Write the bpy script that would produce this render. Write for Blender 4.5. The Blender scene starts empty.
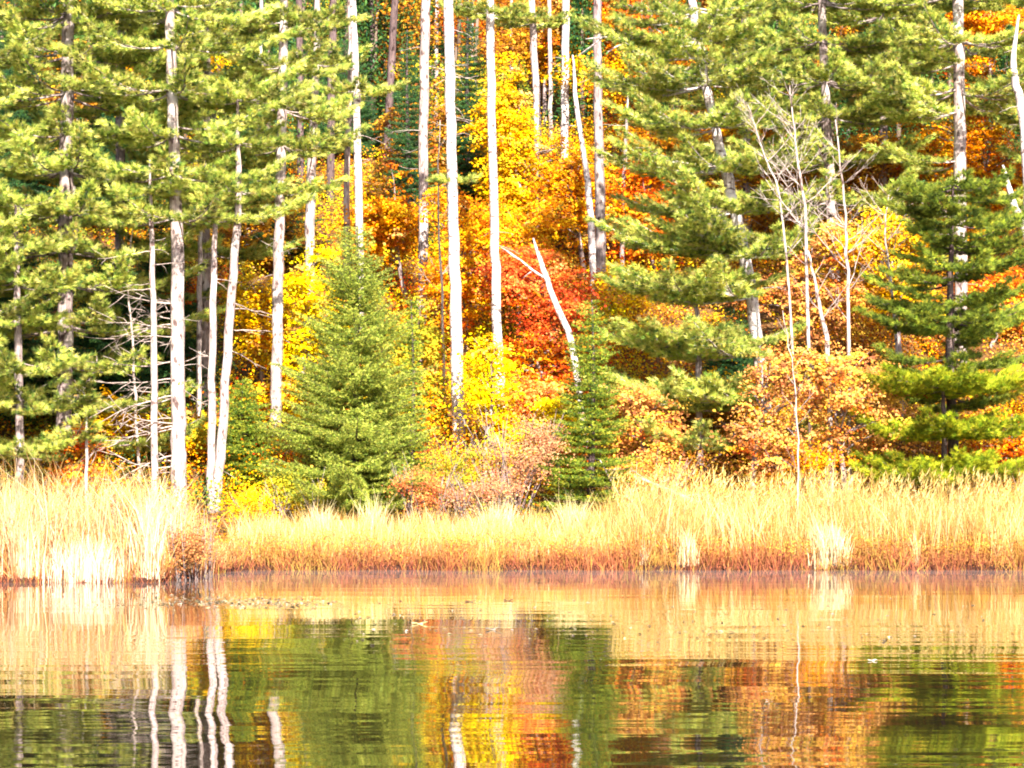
import bpy, math
import numpy as np
from mathutils import Vector

R = math.radians
scene = bpy.context.scene
COL = scene.collection

# ------------------------------------------------------------------ camera
F = 2560.0            # focal length in pixels
HZ = 485.0            # horizon row
CH = 2.0              # eye height above the water
cam_d = bpy.data.cameras.new('camera')
cam = bpy.data.objects.new('camera', cam_d)
COL.objects.link(cam)
cam.location = (0, 0, CH)
cam.rotation_euler = (R(90), 0, 0)
cam_d.sensor_width = 36
cam_d.lens = F / 1024 * 36
cam_d.shift_y = (HZ - 384) / 1024
cam_d.clip_start = 0.5
cam_d.clip_end = 2000
scene.camera = cam

# ------------------------------------------------------------------ light
SUN_EL, SUN_AZ = 32.0, 14.0      # azimuth: degrees to the right of straight behind the camera
world = bpy.data.worlds.new('World')
scene.world = world
world.use_nodes = True
wn = world.node_tree.nodes
wl = world.node_tree.links
wn.clear()
sky = wn.new('ShaderNodeTexSky')
sky.sky_type = 'NISHITA'
sky.sun_disc = False
sky.sun_elevation = R(SUN_EL)
sky.sun_rotation = R(180 - SUN_AZ)
bg = wn.new('ShaderNodeBackground')
bg.inputs['Strength'].default_value = 0.085
wo = wn.new('ShaderNodeOutputWorld')
wl.new(sky.outputs[0], bg.inputs[0])
wl.new(bg.outputs[0], wo.inputs[0])

sd = bpy.data.lights.new('sun', 'SUN')
sd.energy = 5.0
sd.angle = R(0.5)
sd.color = (1.0, 0.91, 0.77)
sun = bpy.data.objects.new('sun', sd)
COL.objects.link(sun)
to_sun = Vector((math.sin(R(SUN_AZ)) * math.cos(R(SUN_EL)), -math.cos(R(SUN_AZ)) * math.cos(R(SUN_EL)), math.sin(R(SUN_EL))))
sun.rotation_euler = to_sun.to_track_quat('Z', 'Y').to_euler()
sun.location = (10, -20, 30)

vs = scene.view_settings
scene.display_settings.display_device = 'sRGB'
vs.view_transform = 'Standard'
vs.look = 'None'
vs.gamma = 1
vs.use_curve_mapping = False
vs.exposure = 2.3
scene.cycles.max_bounces = 6
scene.cycles.diffuse_bounces = 3
scene.cycles.transmission_bounces = 3
scene.cycles.glossy_bounces = 3
scene.cycles.transparent_max_bounces = 4
scene.cycles.use_denoising = True
scene.cycles.filter_width = 1.9

# ------------------------------------------------------------------ helpers
def rng_of(s):
    return np.random.default_rng(abs(int(s)) + 11)

def nrm(a):
    return a / np.maximum(np.linalg.norm(a, axis=-1, keepdims=True), 1e-9)

def runit(r, n):
    return nrm(r.normal(size=(n, 3)))

def vnoise(x, y, s=0):
    return (math.sin(x * 1.3 + s) * math.cos(y * 1.1 - s * 1.7) + 0.5 * math.sin(x * 2.9 - y * 2.3 + s * 3.1)
            + 0.25 * math.sin(x * 5.7 + y * 6.1 + s)) / 1.75

def vnoise_a(x, y, s=0):
    return (np.sin(x * 1.3 + s) * np.cos(y * 1.1 - s * 1.7) + 0.5 * np.sin(x * 2.9 - y * 2.3 + s * 3.1)
            + 0.25 * np.sin(x * 5.7 + y * 6.1 + s)) / 1.75

def shore(x):
    x = np.asarray(x, float)
    t = 1 / (1 + np.exp((x + 6.75) * 7))       # 1 on the near spur at the left
    s = 60.0 * (1 - t) + 52.4 * t
    return s + 0.10 * np.sin(x * 1.9) + 0.07 * np.sin(x * 5.3 + 1) + 0.04 * np.sin(x * 13.1)

def ground(x, y):
    x = np.asarray(x, float); y = np.asarray(y, float)
    d = y - shore(x)
    z = np.where(d < 0, np.maximum(-0.9, d * 0.45), np.minimum(0.10 + d * 0.05, 0.10 + d * 1.6))
    z = np.where(d < 0.08, np.minimum(z, d * 1.5), z)
    z = np.minimum(z, 0.5)
    hill = np.maximum(0, y - 66.0)
    z = z + hill * 0.42 * np.clip(hill / 2.5, 0, 1) ** 0.5
    z = z + np.clip(hill / 5, 0, 1) * (0.22 * vnoise_a(x * 0.5, y * 0.5) + 0.1 * vnoise_a(x * 1.7, y * 1.7, 2))
    return z

def gz(x, y):
    return float(ground(x, y))

def W(px, py, D):
    return np.array([(px - 512) / F * D, D, CH + (HZ - py) / F * D])

class MB:
    def __init__(self):
        self.v = []; self.f4 = []; self.f3 = []; self.c = []; self.n = 0; self.m4 = []; self.m3 = []
    def add(self, v, f3=None, f4=None, col=(1, 1, 1), mat=0):
        v = np.asarray(v, float).reshape(-1, 3)
        c = np.asarray(col, float)
        if c.ndim == 1:
            c = np.tile(c, (len(v), 1))
        self.v.append(v); self.c.append(c)
        if f3 is not None and len(f3):
            f3 = np.asarray(f3) + self.n; self.f3.append(f3); self.m3.append(np.full(len(f3), mat))
        if f4 is not None and len(f4):
            f4 = np.asarray(f4) + self.n; self.f4.append(f4); self.m4.append(np.full(len(f4), mat))
        self.n += len(v)
    def build(self, name, mats, parent=None, origin=None, smooth=False):
        v = np.concatenate(self.v)
        if origin is not None:
            v = v - np.asarray(origin, float)
        c = np.concatenate(self.c)
        f3 = np.concatenate(self.f3) if self.f3 else np.zeros((0, 3), int)
        f4 = np.concatenate(self.f4) if self.f4 else np.zeros((0, 4), int)
        me = bpy.data.meshes.new(name)
        me.vertices.add(len(v))
        me.vertices.foreach_set('co', v.astype(np.float32).ravel())
        nl = f3.size + f4.size
        me.loops.add(nl)
        me.loops.foreach_set('vertex_index', np.concatenate([f3.ravel(), f4.ravel()]).astype(np.int32))
        me.polygons.add(len(f3) + len(f4))
        ls = np.concatenate([np.arange(len(f3)) * 3, f3.size + np.arange(len(f4)) * 4]).astype(np.int32)
        me.polygons.foreach_set('loop_start', ls)
        mi = np.concatenate((self.m3 or [np.zeros(0)]) + (self.m4 or [np.zeros(0)])).astype(np.int32)
        me.polygons.foreach_set('material_index', mi)
        if smooth:
            me.polygons.foreach_set('use_smooth', np.ones(len(f3) + len(f4), bool))
        me.update(calc_edges=True)
        a = me.attributes.new('tint', 'FLOAT_COLOR', 'POINT')
        a.data.foreach_set('color', np.concatenate([c, np.ones((len(c), 1))], 1).astype(np.float32).ravel())
        if not isinstance(mats, (list, tuple)):
            mats = [mats]
        for m in mats:
            me.materials.append(m)
        o = bpy.data.objects.new(name, me)
        COL.objects.link(o)
        if parent is not None:
            o.parent = parent
        elif origin is not None:
            o.location = origin
        return o

def tube(mb, P, rad, k=7, col=(1, 1, 1), mat=0, wob=0.0, r=None):
    P = np.asarray(P, float); n = len(P)
    rad = np.asarray(rad, float) * np.ones(n)
    T = np.gradient(P, axis=0); T = nrm(T)
    ref = np.array([0.0, 0, 1]) if abs(T[0][2]) < 0.9 else np.array([1.0, 0, 0])
    A = np.zeros_like(P); A[0] = nrm(np.cross(T[0], ref))
    for i in range(1, n):
        a = A[i - 1] - T[i] * np.dot(A[i - 1], T[i]); A[i] = a / max(np.linalg.norm(a), 1e-9)
    B = np.cross(T, A)
    th = np.arange(k) * 2 * math.pi / k
    rr = rad[:, None] * np.ones(k)[None]
    if wob and r is not None:
        rr = rr * (1 + wob * r.normal(size=(n, k)))
    V = P[:, None] + rr[..., None] * (np.cos(th)[None, :, None] * A[:, None] + np.sin(th)[None, :, None] * B[:, None])
    V = V.reshape(-1, 3)
    i = np.arange(n - 1)[:, None] * k; j = np.arange(k)[None]; j2 = (j + 1) % k
    f4 = np.stack([i + j, i + j2, i + k + j2, i + k + j], -1).reshape(-1, 4)
    V = np.concatenate([V, P[:1], P[-1:]])
    a = n * k; b = a + 1
    jj = np.arange(k); jk = (jj + 1) % k
    f3 = np.concatenate([np.stack([np.full(k, a), jk, jj], 1), np.stack([np.full(k, b), (n - 1) * k + jj, (n - 1) * k + jk], 1)])
    mb.add(V, f3, f4, col, mat)

def curve(P, n):
    """smooth resample of a polyline (Catmull-Rom)"""
    P = np.asarray(P, float)
    if len(P) < 3:
        t = np.linspace(0, 1, n)[:, None]
        return P[0] * (1 - t) + P[-1] * t
    Q = np.concatenate([[2 * P[0] - P[1]], P, [2 * P[-1] - P[-2]]])
    out = []
    m = len(P) - 1
    for u in np.linspace(0, m - 1e-6, n):
        i = int(u); t = u - i
        p0, p1, p2, p3 = Q[i], Q[i + 1], Q[i + 2], Q[i + 3]
        out.append(0.5 * ((2 * p1) + (-p0 + p2) * t + (2 * p0 - 5 * p1 + 4 * p2 - p3) * t * t + (-p0 + 3 * p1 - 3 * p2 + p3) * t ** 3))
    return np.array(out)

def blades(mb, C, D, L, w, r, col):
    """needle-like triangles"""
    n = len(C)
    D = nrm(D); S = nrm(np.cross(D, runit(r, n)))
    L = np.asarray(L)[:, None] * np.ones((n, 1)); w = np.asarray(w) * np.ones(n)
    w = w[:, None]
    V = np.stack([C - S * w / 2, C + S * w / 2, C + D * L], 1).reshape(-1, 3)
    f = np.arange(n * 3).reshape(-1, 3)
    mb.add(V, f, None, np.repeat(col, 3, 0))

def leaves(mb, C, N, size, r, col, wide=0.8):
    """broad leaves: pointed kites, creased a little along the midrib"""
    n = len(C)
    N = nrm(N); T = nrm(np.cross(N, runit(r, n))); S = np.cross(N, T)
    s = (np.asarray(size) * np.ones(n))[:, None]
    w = s * wide * r.uniform(0.75, 1.1, (n, 1))
    f = r.uniform(-0.05, 0.35, (n, 1)) * s
    a = C - T * s * 0.5
    b = C + S * w * 0.5 - T * s * 0.05 + N * f * 0.5
    c = C + T * s * 0.55 - N * f * 0.3
    d = C - S * w * 0.5 - T * s * 0.05 + N * f * 0.5
    V = np.stack([a, b, c, d], 1).reshape(-1, 3)
    q = np.arange(n)[:, None] * 4
    f3 = np.concatenate([q + np.array([[0, 1, 2]]), q + np.array([[0, 2, 3]])])
    mb.add(V, f3, None, np.repeat(col, 4, 0))

def mixcol(r, n, cols, jit=0.12, w=None):
    cols = np.asarray(cols, float)
    idx = r.choice(len(cols), n, p=w)
    c = cols[idx] * (1 + jit * r.normal(size=(n, 1))) * (1 + 0.05 * r.normal(size=(n, 3)))
    return np.clip(c, 0.004, 0.9)

def tag(o, label=None, cat=None, group=None, kind=None):
    if label: o['label'] = label
    if cat: o['category'] = cat
    if group: o['group'] = group
    if kind: o['kind'] = kind
    return o

def empty(name, loc):
    o = bpy.data.objects.new(name, None)
    o.location = [float(a) for a in loc]
    o.empty_display_size = 0.3
    COL.objects.link(o)
    return o

# ------------------------------------------------------------------ materials
def new_mat(name):
    m = bpy.data.materials.new(name); m.use_nodes = True
    nt = m.node_tree; nt.nodes.clear()
    return m, nt, nt.nodes, nt.links

def leaf_mat(name, transl=0.35, rough=0.45, spec=0.25, noise=2.0, sat=1.0):
    m, nt, N, L = new_mat(name)
    at = N.new('ShaderNodeAttribute'); at.attribute_name = 'tint'
    tc = N.new('ShaderNodeTexCoord')
    nz = N.new('ShaderNodeTexNoise'); nz.inputs['Scale'].default_value = noise; nz.inputs['Detail'].default_value = 3
    L.new(tc.outputs['Object'], nz.inputs['Vector'])
    mr = N.new('ShaderNodeMapRange'); mr.inputs['From Min'].default_value = 0.3; mr.inputs['From Max'].default_value = 0.7
    mr.inputs['To Min'].default_value = 0.8; mr.inputs['To Max'].default_value = 1.15
    L.new(nz.outputs[0], mr.inputs[0])
    hs = N.new('ShaderNodeHueSaturation'); hs.inputs['Saturation'].default_value = sat
    L.new(mr.outputs[0], hs.inputs['Value']); L.new(at.outputs['Color'], hs.inputs['Color'])
    p = N.new('ShaderNodeBsdfPrincipled'); p.inputs['Roughness'].default_value = rough
    p.inputs['Specular IOR Level'].default_value = spec
    L.new(hs.outputs[0], p.inputs['Base Color'])
    t = N.new('ShaderNodeBsdfTranslucent'); L.new(hs.outputs[0], t.inputs['Color'])
    mx = N.new('ShaderNodeMixShader'); mx.inputs[0].default_value = transl
    L.new(p.outputs[0], mx.inputs[1]); L.new(t.outputs[0], mx.inputs[2])
    o = N.new('ShaderNodeOutputMaterial'); L.new(mx.outputs[0], o.inputs[0])
    return m

def bark_mat(name, c1, c2, c3, sc=(9, 9, 1.6), bands=False):
    """c1 main, c2 furrow, c3 lichen / patches"""
    m, nt, N, L = new_mat(name)
    tc = N.new('ShaderNodeTexCoord')
    mp = N.new('ShaderNodeMapping'); mp.inputs['Scale'].default_value = sc
    L.new(tc.outputs['Object'], mp.inputs['Vector'])
    n1 = N.new('ShaderNodeTexNoise'); n1.inputs['Scale'].default_value = 2.2; n1.inputs['Detail'].default_value = 7; n1.inputs['Roughness'].default_value = 0.7
    L.new(mp.outputs[0], n1.inputs['Vector'])
    r1 = N.new('ShaderNodeValToRGB'); e = r1.color_ramp.elements
    e[0].position = 0.40; e[0].color = (*c2, 1); e[1].position = 0.58; e[1].color = (*c1, 1)
    L.new(n1.outputs[0], r1.inputs[0])
    n2 = N.new('ShaderNodeTexNoise'); n2.inputs['Scale'].default_value = 1.3; n2.inputs['Detail'].default_value = 4
    mp2 = N.new('ShaderNodeMapping'); mp2.inputs['Scale'].default_value = (3, 3, 1.1)
    L.new(tc.outputs['Object'], mp2.inputs['Vector']); L.new(mp2.outputs[0], n2.inputs['Vector'])
    r2 = N.new('ShaderNodeValToRGB'); e = r2.color_ramp.elements
    e[0].position = 0.5; e[0].color = (0, 0, 0, 1); e[1].position = 0.66; e[1].color = (0.8, 0.8, 0.8, 1)
    L.new(n2.outputs[0], r2.inputs[0])
    mx = N.new('ShaderNodeMix'); mx.data_type = 'RGBA'
    L.new(r2.outputs[0], mx.inputs['Factor']); L.new(r1.outputs[0], mx.inputs[6]); mx.inputs[7].default_value = (*c3, 1)
    out = mx.outputs[2]
    # dark knots / lenticels
    mp3 = N.new('ShaderNodeMapping'); mp3.inputs['Scale'].default_value = (4, 4, 9) if bands else (5, 5, 2.6)
    L.new(tc.outputs['Object'], mp3.inputs['Vector'])
    n3 = N.new('ShaderNodeTexNoise'); n3.inputs['Scale'].default_value = 1.6; n3.inputs['Detail'].default_value = 3
    L.new(mp3.outputs[0], n3.inputs['Vector'])
    r3 = N.new('ShaderNodeValToRGB'); e = r3.color_ramp.elements
    e[0].position = 0.35; e[0].color = (0.28, 0.22, 0.22, 1); e[1].position = 0.45; e[1].color = (1, 1, 1, 1)
    L.new(n3.outputs[0], r3.inputs[0])
    mu = N.new('ShaderNodeMix'); mu.data_type = 'RGBA'; mu.blend_type = 'MULTIPLY'; mu.inputs['Factor'].default_value = 1
    L.new(out, mu.inputs[6]); L.new(r3.outputs[0], mu.inputs[7])
    bp = N.new('ShaderNodeBump'); bp.inputs['Strength'].default_value = 0.8; bp.inputs['Distance'].default_value = 0.03
    L.new(n1.outputs[0], bp.inputs['Height'])
    p = N.new('ShaderNodeBsdfPrincipled'); p.inputs['Roughness'].default_value = 0.85; p.inputs['Specular IOR Level'].default_value = 0.2
    L.new(mu.outputs[2], p.inputs['Base Color']); L.new(bp.outputs[0], p.inputs['Normal'])
    o = N.new('ShaderNodeOutputMaterial'); L.new(p.outputs[0], o.inputs[0])
    return m

M_NEEDLE = leaf_mat('needles', 0.34, 0.55, 0.12, 1.1, 1.03)
M_LEAF = leaf_mat('leaf_blades', 0.35, 0.5, 0.10, 1.6, 1.06)
M_STRAW = leaf_mat('dry_stalks', 0.30, 0.6, 0.12, 0.9, 1.03)
M_TWIG = leaf_mat('twig_bark', 0.0, 0.8, 0.15, 3.0)
BARK_PALE = bark_mat('pale_pine_bark', (0.36, 0.295, 0.28), (0.17, 0.12, 0.12), (0.48, 0.43, 0.41))
BARK_GREY = bark_mat('grey_pine_bark', (0.26, 0.205, 0.20), (0.12, 0.085, 0.088), (0.38, 0.33, 0.32))
BARK_DARK_SHADED = bark_mat('dark_and_shaded_bark', (0.10, 0.065, 0.065), (0.045, 0.03, 0.032), (0.14, 0.10, 0.10))  # bark of firs and hemlocks; on the back trunks it paints crown shade
BARK_WHITE = bark_mat('white_birch_bark', (0.52, 0.46, 0.445), (0.26, 0.20, 0.21), (0.60, 0.55, 0.53), bands=True)
BARK_DEAD = bark_mat('bleached_wood', (0.38, 0.31, 0.285), (0.22, 0.165, 0.155), (0.46, 0.40, 0.37))

# ground
m, nt, N, L = new_mat('leaf_litter_ground')
tc = N.new('ShaderNodeTexCoord')
n1 = N.new('ShaderNodeTexNoise'); n1.inputs['Scale'].default_value = 6; n1.inputs['Detail'].default_value = 8
n2 = N.new('ShaderNodeTexNoise'); n2.inputs['Scale'].default_value = 0.35; n2.inputs['Detail'].default_value = 4
L.new(tc.outputs['Object'], n1.inputs['Vector']); L.new(tc.outputs['Object'], n2.inputs['Vector'])
r1 = N.new('ShaderNodeValToRGB'); e = r1.color_ramp.elements
e[0].position = 0.35; e[0].color = (0.03, 0.016, 0.012, 1); e[1].position = 0.65; e[1].color = (0.22, 0.09, 0.025, 1)
x_ = r1.color_ramp.elements.new(0.5); x_.color = (0.10, 0.045, 0.02, 1)
L.new(n1.outputs[0], r1.inputs[0])
mx = N.new('ShaderNodeMix'); mx.data_type = 'RGBA'; mx.inputs[7].default_value = (0.12, 0.07, 0.03, 1)
L.new(n2.outputs[0], mx.inputs['Factor']); L.new(r1.outputs[0], mx.inputs[6])
bp = N.new('ShaderNodeBump'); bp.inputs['Strength'].default_value = 0.9; bp.inputs['Distance'].default_value = 0.08
L.new(n1.outputs[0], bp.inputs['Height'])
p = N.new('ShaderNodeBsdfPrincipled'); p.inputs['Roughness'].default_value = 0.9; p.inputs['Specular IOR Level'].default_value = 0.05
sx = N.new('ShaderNodeSeparateXYZ'); L.new(tc.outputs['Object'], sx.inputs[0])
mz = N.new('ShaderNodeMapRange'); mz.inputs['From Min'].default_value = 0.10; mz.inputs['From Max'].default_value = 0.22
L.new(sx.outputs['Z'], mz.inputs[0])
mw_ = N.new('ShaderNodeMix'); mw_.data_type = 'RGBA'; mw_.inputs[6].default_value = (0.035, 0.016, 0.012, 1)
L.new(mz.outputs[0], mw_.inputs['Factor']); L.new(mx.outputs[2], mw_.inputs[7])
L.new(mw_.outputs[2], p.inputs['Base Color']); L.new(bp.outputs[0], p.inputs['Normal'])
o = N.new('ShaderNodeOutputMaterial'); L.new(p.outputs[0], o.inputs[0])
M_GROUND = m

# water
m, nt, N, L = new_mat('pond_water')
tc = N.new('ShaderNodeTexCoord')
geo = N.new('ShaderNodeNewGeometry')
def ripple(scale, sx, sy, amp_x, amp_y, det=2):
    mp = N.new('ShaderNodeMapping'); mp.inputs['Scale'].default_value = (sx, sy, 1)
    L.new(tc.outputs['Object'], mp.inputs['Vector'])
    nz = N.new('ShaderNodeTexNoise'); nz.inputs['Scale'].default_value = scale; nz.inputs['Detail'].default_value = det
    L.new(mp.outputs[0], nz.inputs['Vector'])
    s = N.new('ShaderNodeVectorMath'); s.operation = 'SUBTRACT'; s.inputs[1].default_value = (0.5, 0.5, 0.5)
    L.new(nz.outputs['Color'], s.inputs[0])
    k = N.new('ShaderNodeVectorMath'); k.operation = 'MULTIPLY'; k.inputs[1].default_value = (amp_x, amp_y, 0)
    L.new(s.outputs[0], k.inputs[0])
    return k.outputs[0]
w0 = ripple(1.0, 0.22, 0.30, 0.045, 0.004, 1)
w1 = ripple(1.0, 0.30, 1.1, 0.010, 0.010, 1)      # long lazy undulation
w2 = ripple(1.0, 0.40, 4.2, 0.008, 0.026, 1)       # fine horizontal ripples
# ripples grow and fade in patches
npch = N.new('ShaderNodeTexNoise'); npch.inputs['Scale'].default_value = 1.0; npch.inputs['Detail'].default_value = 2
mpp = N.new('ShaderNodeMapping'); mpp.inputs['Scale'].default_value = (0.10, 0.22, 1)
L.new(tc.outputs['Object'], mpp.inputs['Vector']); L.new(mpp.outputs[0], npch.inputs['Vector'])
mrp = N.new('ShaderNodeMapRange'); mrp.inputs['From Min'].default_value = 0.35; mrp.inputs['From Max'].default_value = 0.65
mrp.inputs['To Min'].default_value = 0.45; mrp.inputs['To Max'].default_value = 1.5
L.new(npch.outputs[0], mrp.inputs[0])
sc2 = N.new('ShaderNodeVectorMath'); sc2.operation = 'SCALE'
L.new(w2, sc2.inputs[0]); L.new(mrp.outputs[0], sc2.inputs['Scale'])
ad = N.new('ShaderNodeVectorMath'); ad.operation = 'ADD'; L.new(w1, ad.inputs[0]); adz = N.new('ShaderNodeVectorMath'); adz.operation = 'ADD'; L.new(w0, adz.inputs[0]); L.new(w1, adz.inputs[1]); L.new(adz.outputs[0], ad.inputs[0]); L.new(sc2.outputs[0], ad.inputs[1])
ad2 = N.new('ShaderNodeVectorMath'); ad2.operation = 'ADD'; ad2.inputs[1].default_value = (0, 0, 1); L.new(ad.outputs[0], ad2.inputs[0])
nm = N.new('ShaderNodeVectorMath'); nm.operation = 'NORMALIZE'; L.new(ad2.outputs[0], nm.inputs[0])
p = N.new('ShaderNodeBsdfPrincipled')
p.inputs['Base Color'].default_value = (0.012, 0.008, 0.005, 1)
p.inputs['Roughness'].default_value = 0.02; p.inputs['IOR'].default_value = 1.38
L.new(nm.outputs[0], p.inputs['Normal'])
# pale diffuse tint painting the washed-out reflection near the far bank
fd = N.new('ShaderNodeBsdfDiffuse'); fd.inputs['Color'].default_value = (0.30, 0.23, 0.22, 1)
sep = N.new('ShaderNodeSeparateXYZ'); L.new(tc.outputs['Object'], sep.inputs[0])
mf = N.new('ShaderNodeMapRange'); mf.inputs['From Min'].default_value = 44; mf.inputs['From Max'].default_value = 59
mf.inputs['To Min'].default_value = 0.0; mf.inputs['To Max'].default_value = 0.15; mf.interpolation_type = 'SMOOTHSTEP'
L.new(sep.outputs['Y'], mf.inputs[0])
nf = N.new('ShaderNodeTexNoise'); nf.inputs['Scale'].default_value = 1.0; nf.inputs['Detail'].default_value = 6
mpf = N.new('ShaderNodeMapping'); mpf.inputs['Scale'].default_value = (0.8, 1.6, 1)
L.new(tc.outputs['Object'], mpf.inputs['Vector']); L.new(mpf.outputs[0], nf.inputs['Vector'])
mm = N.new('ShaderNodeMapRange'); mm.inputs['From Min'].default_value = 0.3; mm.inputs['From Max'].default_value = 0.7
mm.inputs['To Min'].default_value = 0.4; mm.inputs['To Max'].default_value = 1.4
L.new(nf.outputs[0], mm.inputs[0])
ml = N.new('ShaderNodeMath'); ml.operation = 'MULTIPLY'; L.new(mf.outputs[0], ml.inputs[0]); L.new(mm.outputs[0], ml.inputs[1])
ms = N.new('ShaderNodeMixShader'); L.new(ml.outputs[0], ms.inputs[0]); L.new(p.outputs[0], ms.inputs[1]); L.new(fd.outputs[0], ms.inputs[2])
o = N.new('ShaderNodeOutputMaterial'); L.new(ms.outputs[0], o.inputs[0])
M_WATER = m

# ------------------------------------------------------------------ setting
xs = np.concatenate([np.linspace(-300, -34, 20), np.linspace(-32, 32, 260), np.linspace(34, 300, 20)])
ys = np.concatenate([np.linspace(-200, 40, 20), np.linspace(44, 51, 8), np.linspace(51.3, 53.6, 40), np.linspace(53.8, 59, 20), np.linspace(59.1, 61.2, 40), np.linspace(61.5, 130, 110), np.linspace(135, 320, 24)])
X, Y = np.meshgrid(xs, ys)
Z = ground(X, Y)
Z = np.where(Y > 150, np.minimum(Z, ground(X, np.full_like(X, 150.0)) + (Y - 150) * 0.06), Z)
nx, ny = len(xs), len(ys)
i = np.arange(ny - 1)[:, None] * nx + np.arange(nx - 1)[None]
f4 = np.stack([i, i + 1, i + nx + 1, i + nx], -1).reshape(-1, 4)
mb = MB(); mb.add(np.stack([X, Y, Z], -1), None, f4)
tag(mb.build('ground', M_GROUND, smooth=True), 'leaf strewn bank and wooded slope rising from the pond', kind='structure')
mb = MB(); mb.add([[-300, -200, 0], [300, -200, 0], [300, 61.6, 0], [-300, 61.6, 0]], None, [[0, 1, 2, 3]])
tag(mb.build('water', M_WATER), 'calm pond water mirroring the autumn trees', kind='structure')

# ------------------------------------------------------------------ plant builders
PINE = [(0.14, 0.22, 0.045), (0.34, 0.41, 0.08), (0.52, 0.54, 0.12), (0.62, 0.58, 0.18), (0.07, 0.125, 0.04)]
MIXED = [(0.68, 0.30, 0.03), (0.34, 0.13, 0.03), (0.66, 0.48, 0.05), (0.24, 0.26, 0.04), (0.56, 0.10, 0.03), (0.60, 0.34, 0.14), (0.20, 0.06, 0.03)]
PINE_W = [0.16, 0.30, 0.30, 0.16, 0.08]
FIR = [(0.030, 0.085, 0.030), (0.055, 0.13, 0.035), (0.10, 0.17, 0.04)]

def pine_limb(wood, T, base, az, length, r, rise=0.12, wood_r=None):
    """one limb: collects tuft positions and directions in T"""
    d = np.array([math.cos(az), math.sin(az), 0.0]); side = np.array([-d[1], d[0], 0.0])
    tone = 1 + 0.2 * r.normal()
    n = 7; t = np.linspace(0, 1, n)[:, None]
    bow = r.uniform(-0.18, 0.18)
    P = base + d * t * length + side * bow * length * t ** 2 + np.array([0, 0, 1.0]) * length * (rise * t + 0.10 * t ** 2 - 0.10 * np.sin(t * math.pi))
    rb = wood_r or (0.008 + 0.008 * length)
    tube(wood, P, rb * (1 - 0.85 * t[:, 0]), 5)
    nt = int(8 + length * 6)
    for s in np.linspace(0.22, 1.0, nt):
        b = P[0] * 0
        u = s * (n - 1); i = min(int(u), n - 2); b = P[i] * (1 - (u - i)) + P[i + 1] * (u - i)
        for sg in (-1, 1):
            if r.random() < 0.12: continue
            a = sg * R(r.uniform(28, 68)) * (1 - 0.6 * max(0, s - 0.7) / 0.3)
            td = d * math.cos(a) + side * math.sin(a) + np.array([0, 0, r.uniform(-0.04, 0.12)])
            tl = (0.22 + (1 - s) * 0.40 * length * r.uniform(0.5, 1.0)) * min(1, 0.4 + s * 1.4)
            tl = min(tl, 1.3)
            k = max(3, int(tl / 0.07))
            tt = np.linspace(0.25, 1, k)[:, None]
            C = b + td * tl * tt + r.normal(size=(k, 3)) * np.array([0.05, 0.05, 0.022])
            T[2].append(np.full(k, tone)); T[0].append(C); T[1].append(np.tile(td, (k, 1)) * 0.7 + np.array([0, 0, 0.30]) + r.normal(size=(k, 3)) * 0.22)
            if tl > 0.5:
                tube(wood, [b, b + td * tl], [0.008, 0.004], 3)

def needles_from(T, r, cols, w, K=19, L=(0.09, 0.19), wd=0.0125, spread=0.62):
    C = np.concatenate(T[0]); D = nrm(np.concatenate(T[1])); n = len(C)
    tc_ = mixcol(r, n, cols, 0.10, w) * np.clip(np.concatenate(T[2]), .55, 1.5)[:, None]
    C = np.repeat(C, K, 0); D = np.repeat(D, K, 0); c = np.repeat(tc_, K, 0) * (1 + 0.15 * r.normal(size=(n * K, 1)))
    D = D + runit(r, n * K) * spread
    mb = MB()
    blades(mb, C + r.normal(size=C.shape) * 0.012, D, r.uniform(L[0], L[1], n * K), wd, r, np.clip(c, 0.004, 0.8))
    return mb

def trunk_path(pts, D):
    """pts: [(px, py, width_px)] from the base up; returns smooth centre line and radii"""
    P = []
    for k, (px, py, w) in enumerate(pts):
        d = D if np.isscalar(D) else D[k]
        q = W(px, py, d); P.append(np.r_[q, w * 0.86 / 2 / F * d])
    P = np.array(P)
    g = gz(P[0][0], P[0][1])
    P[0][2] = g - 0.05
    return P

def add_dead_branch(parent, origin, base, az, length, r, pitch=0.0, mat=None, rad=None, twigs=None, name='branch', bend=None):
    mb = MB()
    n = 8; t = np.linspace(0, 1, n)[:, None]
    d = np.array([math.cos(az), math.sin(az), 0.0]); side = np.array([-d[1], d[0], 0.0])
    bd = r.uniform(-0.5, 0.35) if bend is None else bend
    P = base + d * t * length + side * bd * 0.6 * length * t ** 2 + np.array([0, 0, 1.0]) * length * (pitch * t + bd * t ** 2) + np.cumsum(r.normal(size=(n, 3)) * 0.012 * length, 0) * (t > 0)
    rb = rad or (0.006 + 0.007 * length)
    tube(mb, P, rb * (1 - 0.75 * t[:, 0]), 5)
    nt = int(length * 3) if twigs is None else twigs
    for _ in range(nt):
        i = r.integers(1, n - 1); b = P[i]
        dd = nrm(d * r.uniform(0.3, 1) + side * r.uniform(-0.9, 0.9) + np.array([0, 0, r.uniform(-0.7, 0.6)]))
        l = length * r.uniform(0.15, 0.45)
        tt = np.linspace(0, 1, 4)[:, None]
        Q = b + dd * l * tt + np.cumsum(r.normal(size=(4, 3)) * 0.04 * l, 0) * (tt > 0)
        tube(mb, Q, rb * 0.5 * (1 - 0.6 * tt[:, 0]), 4)
    o = mb.build(name, mat or BARK_DEAD, parent, origin)
    return o

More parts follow.
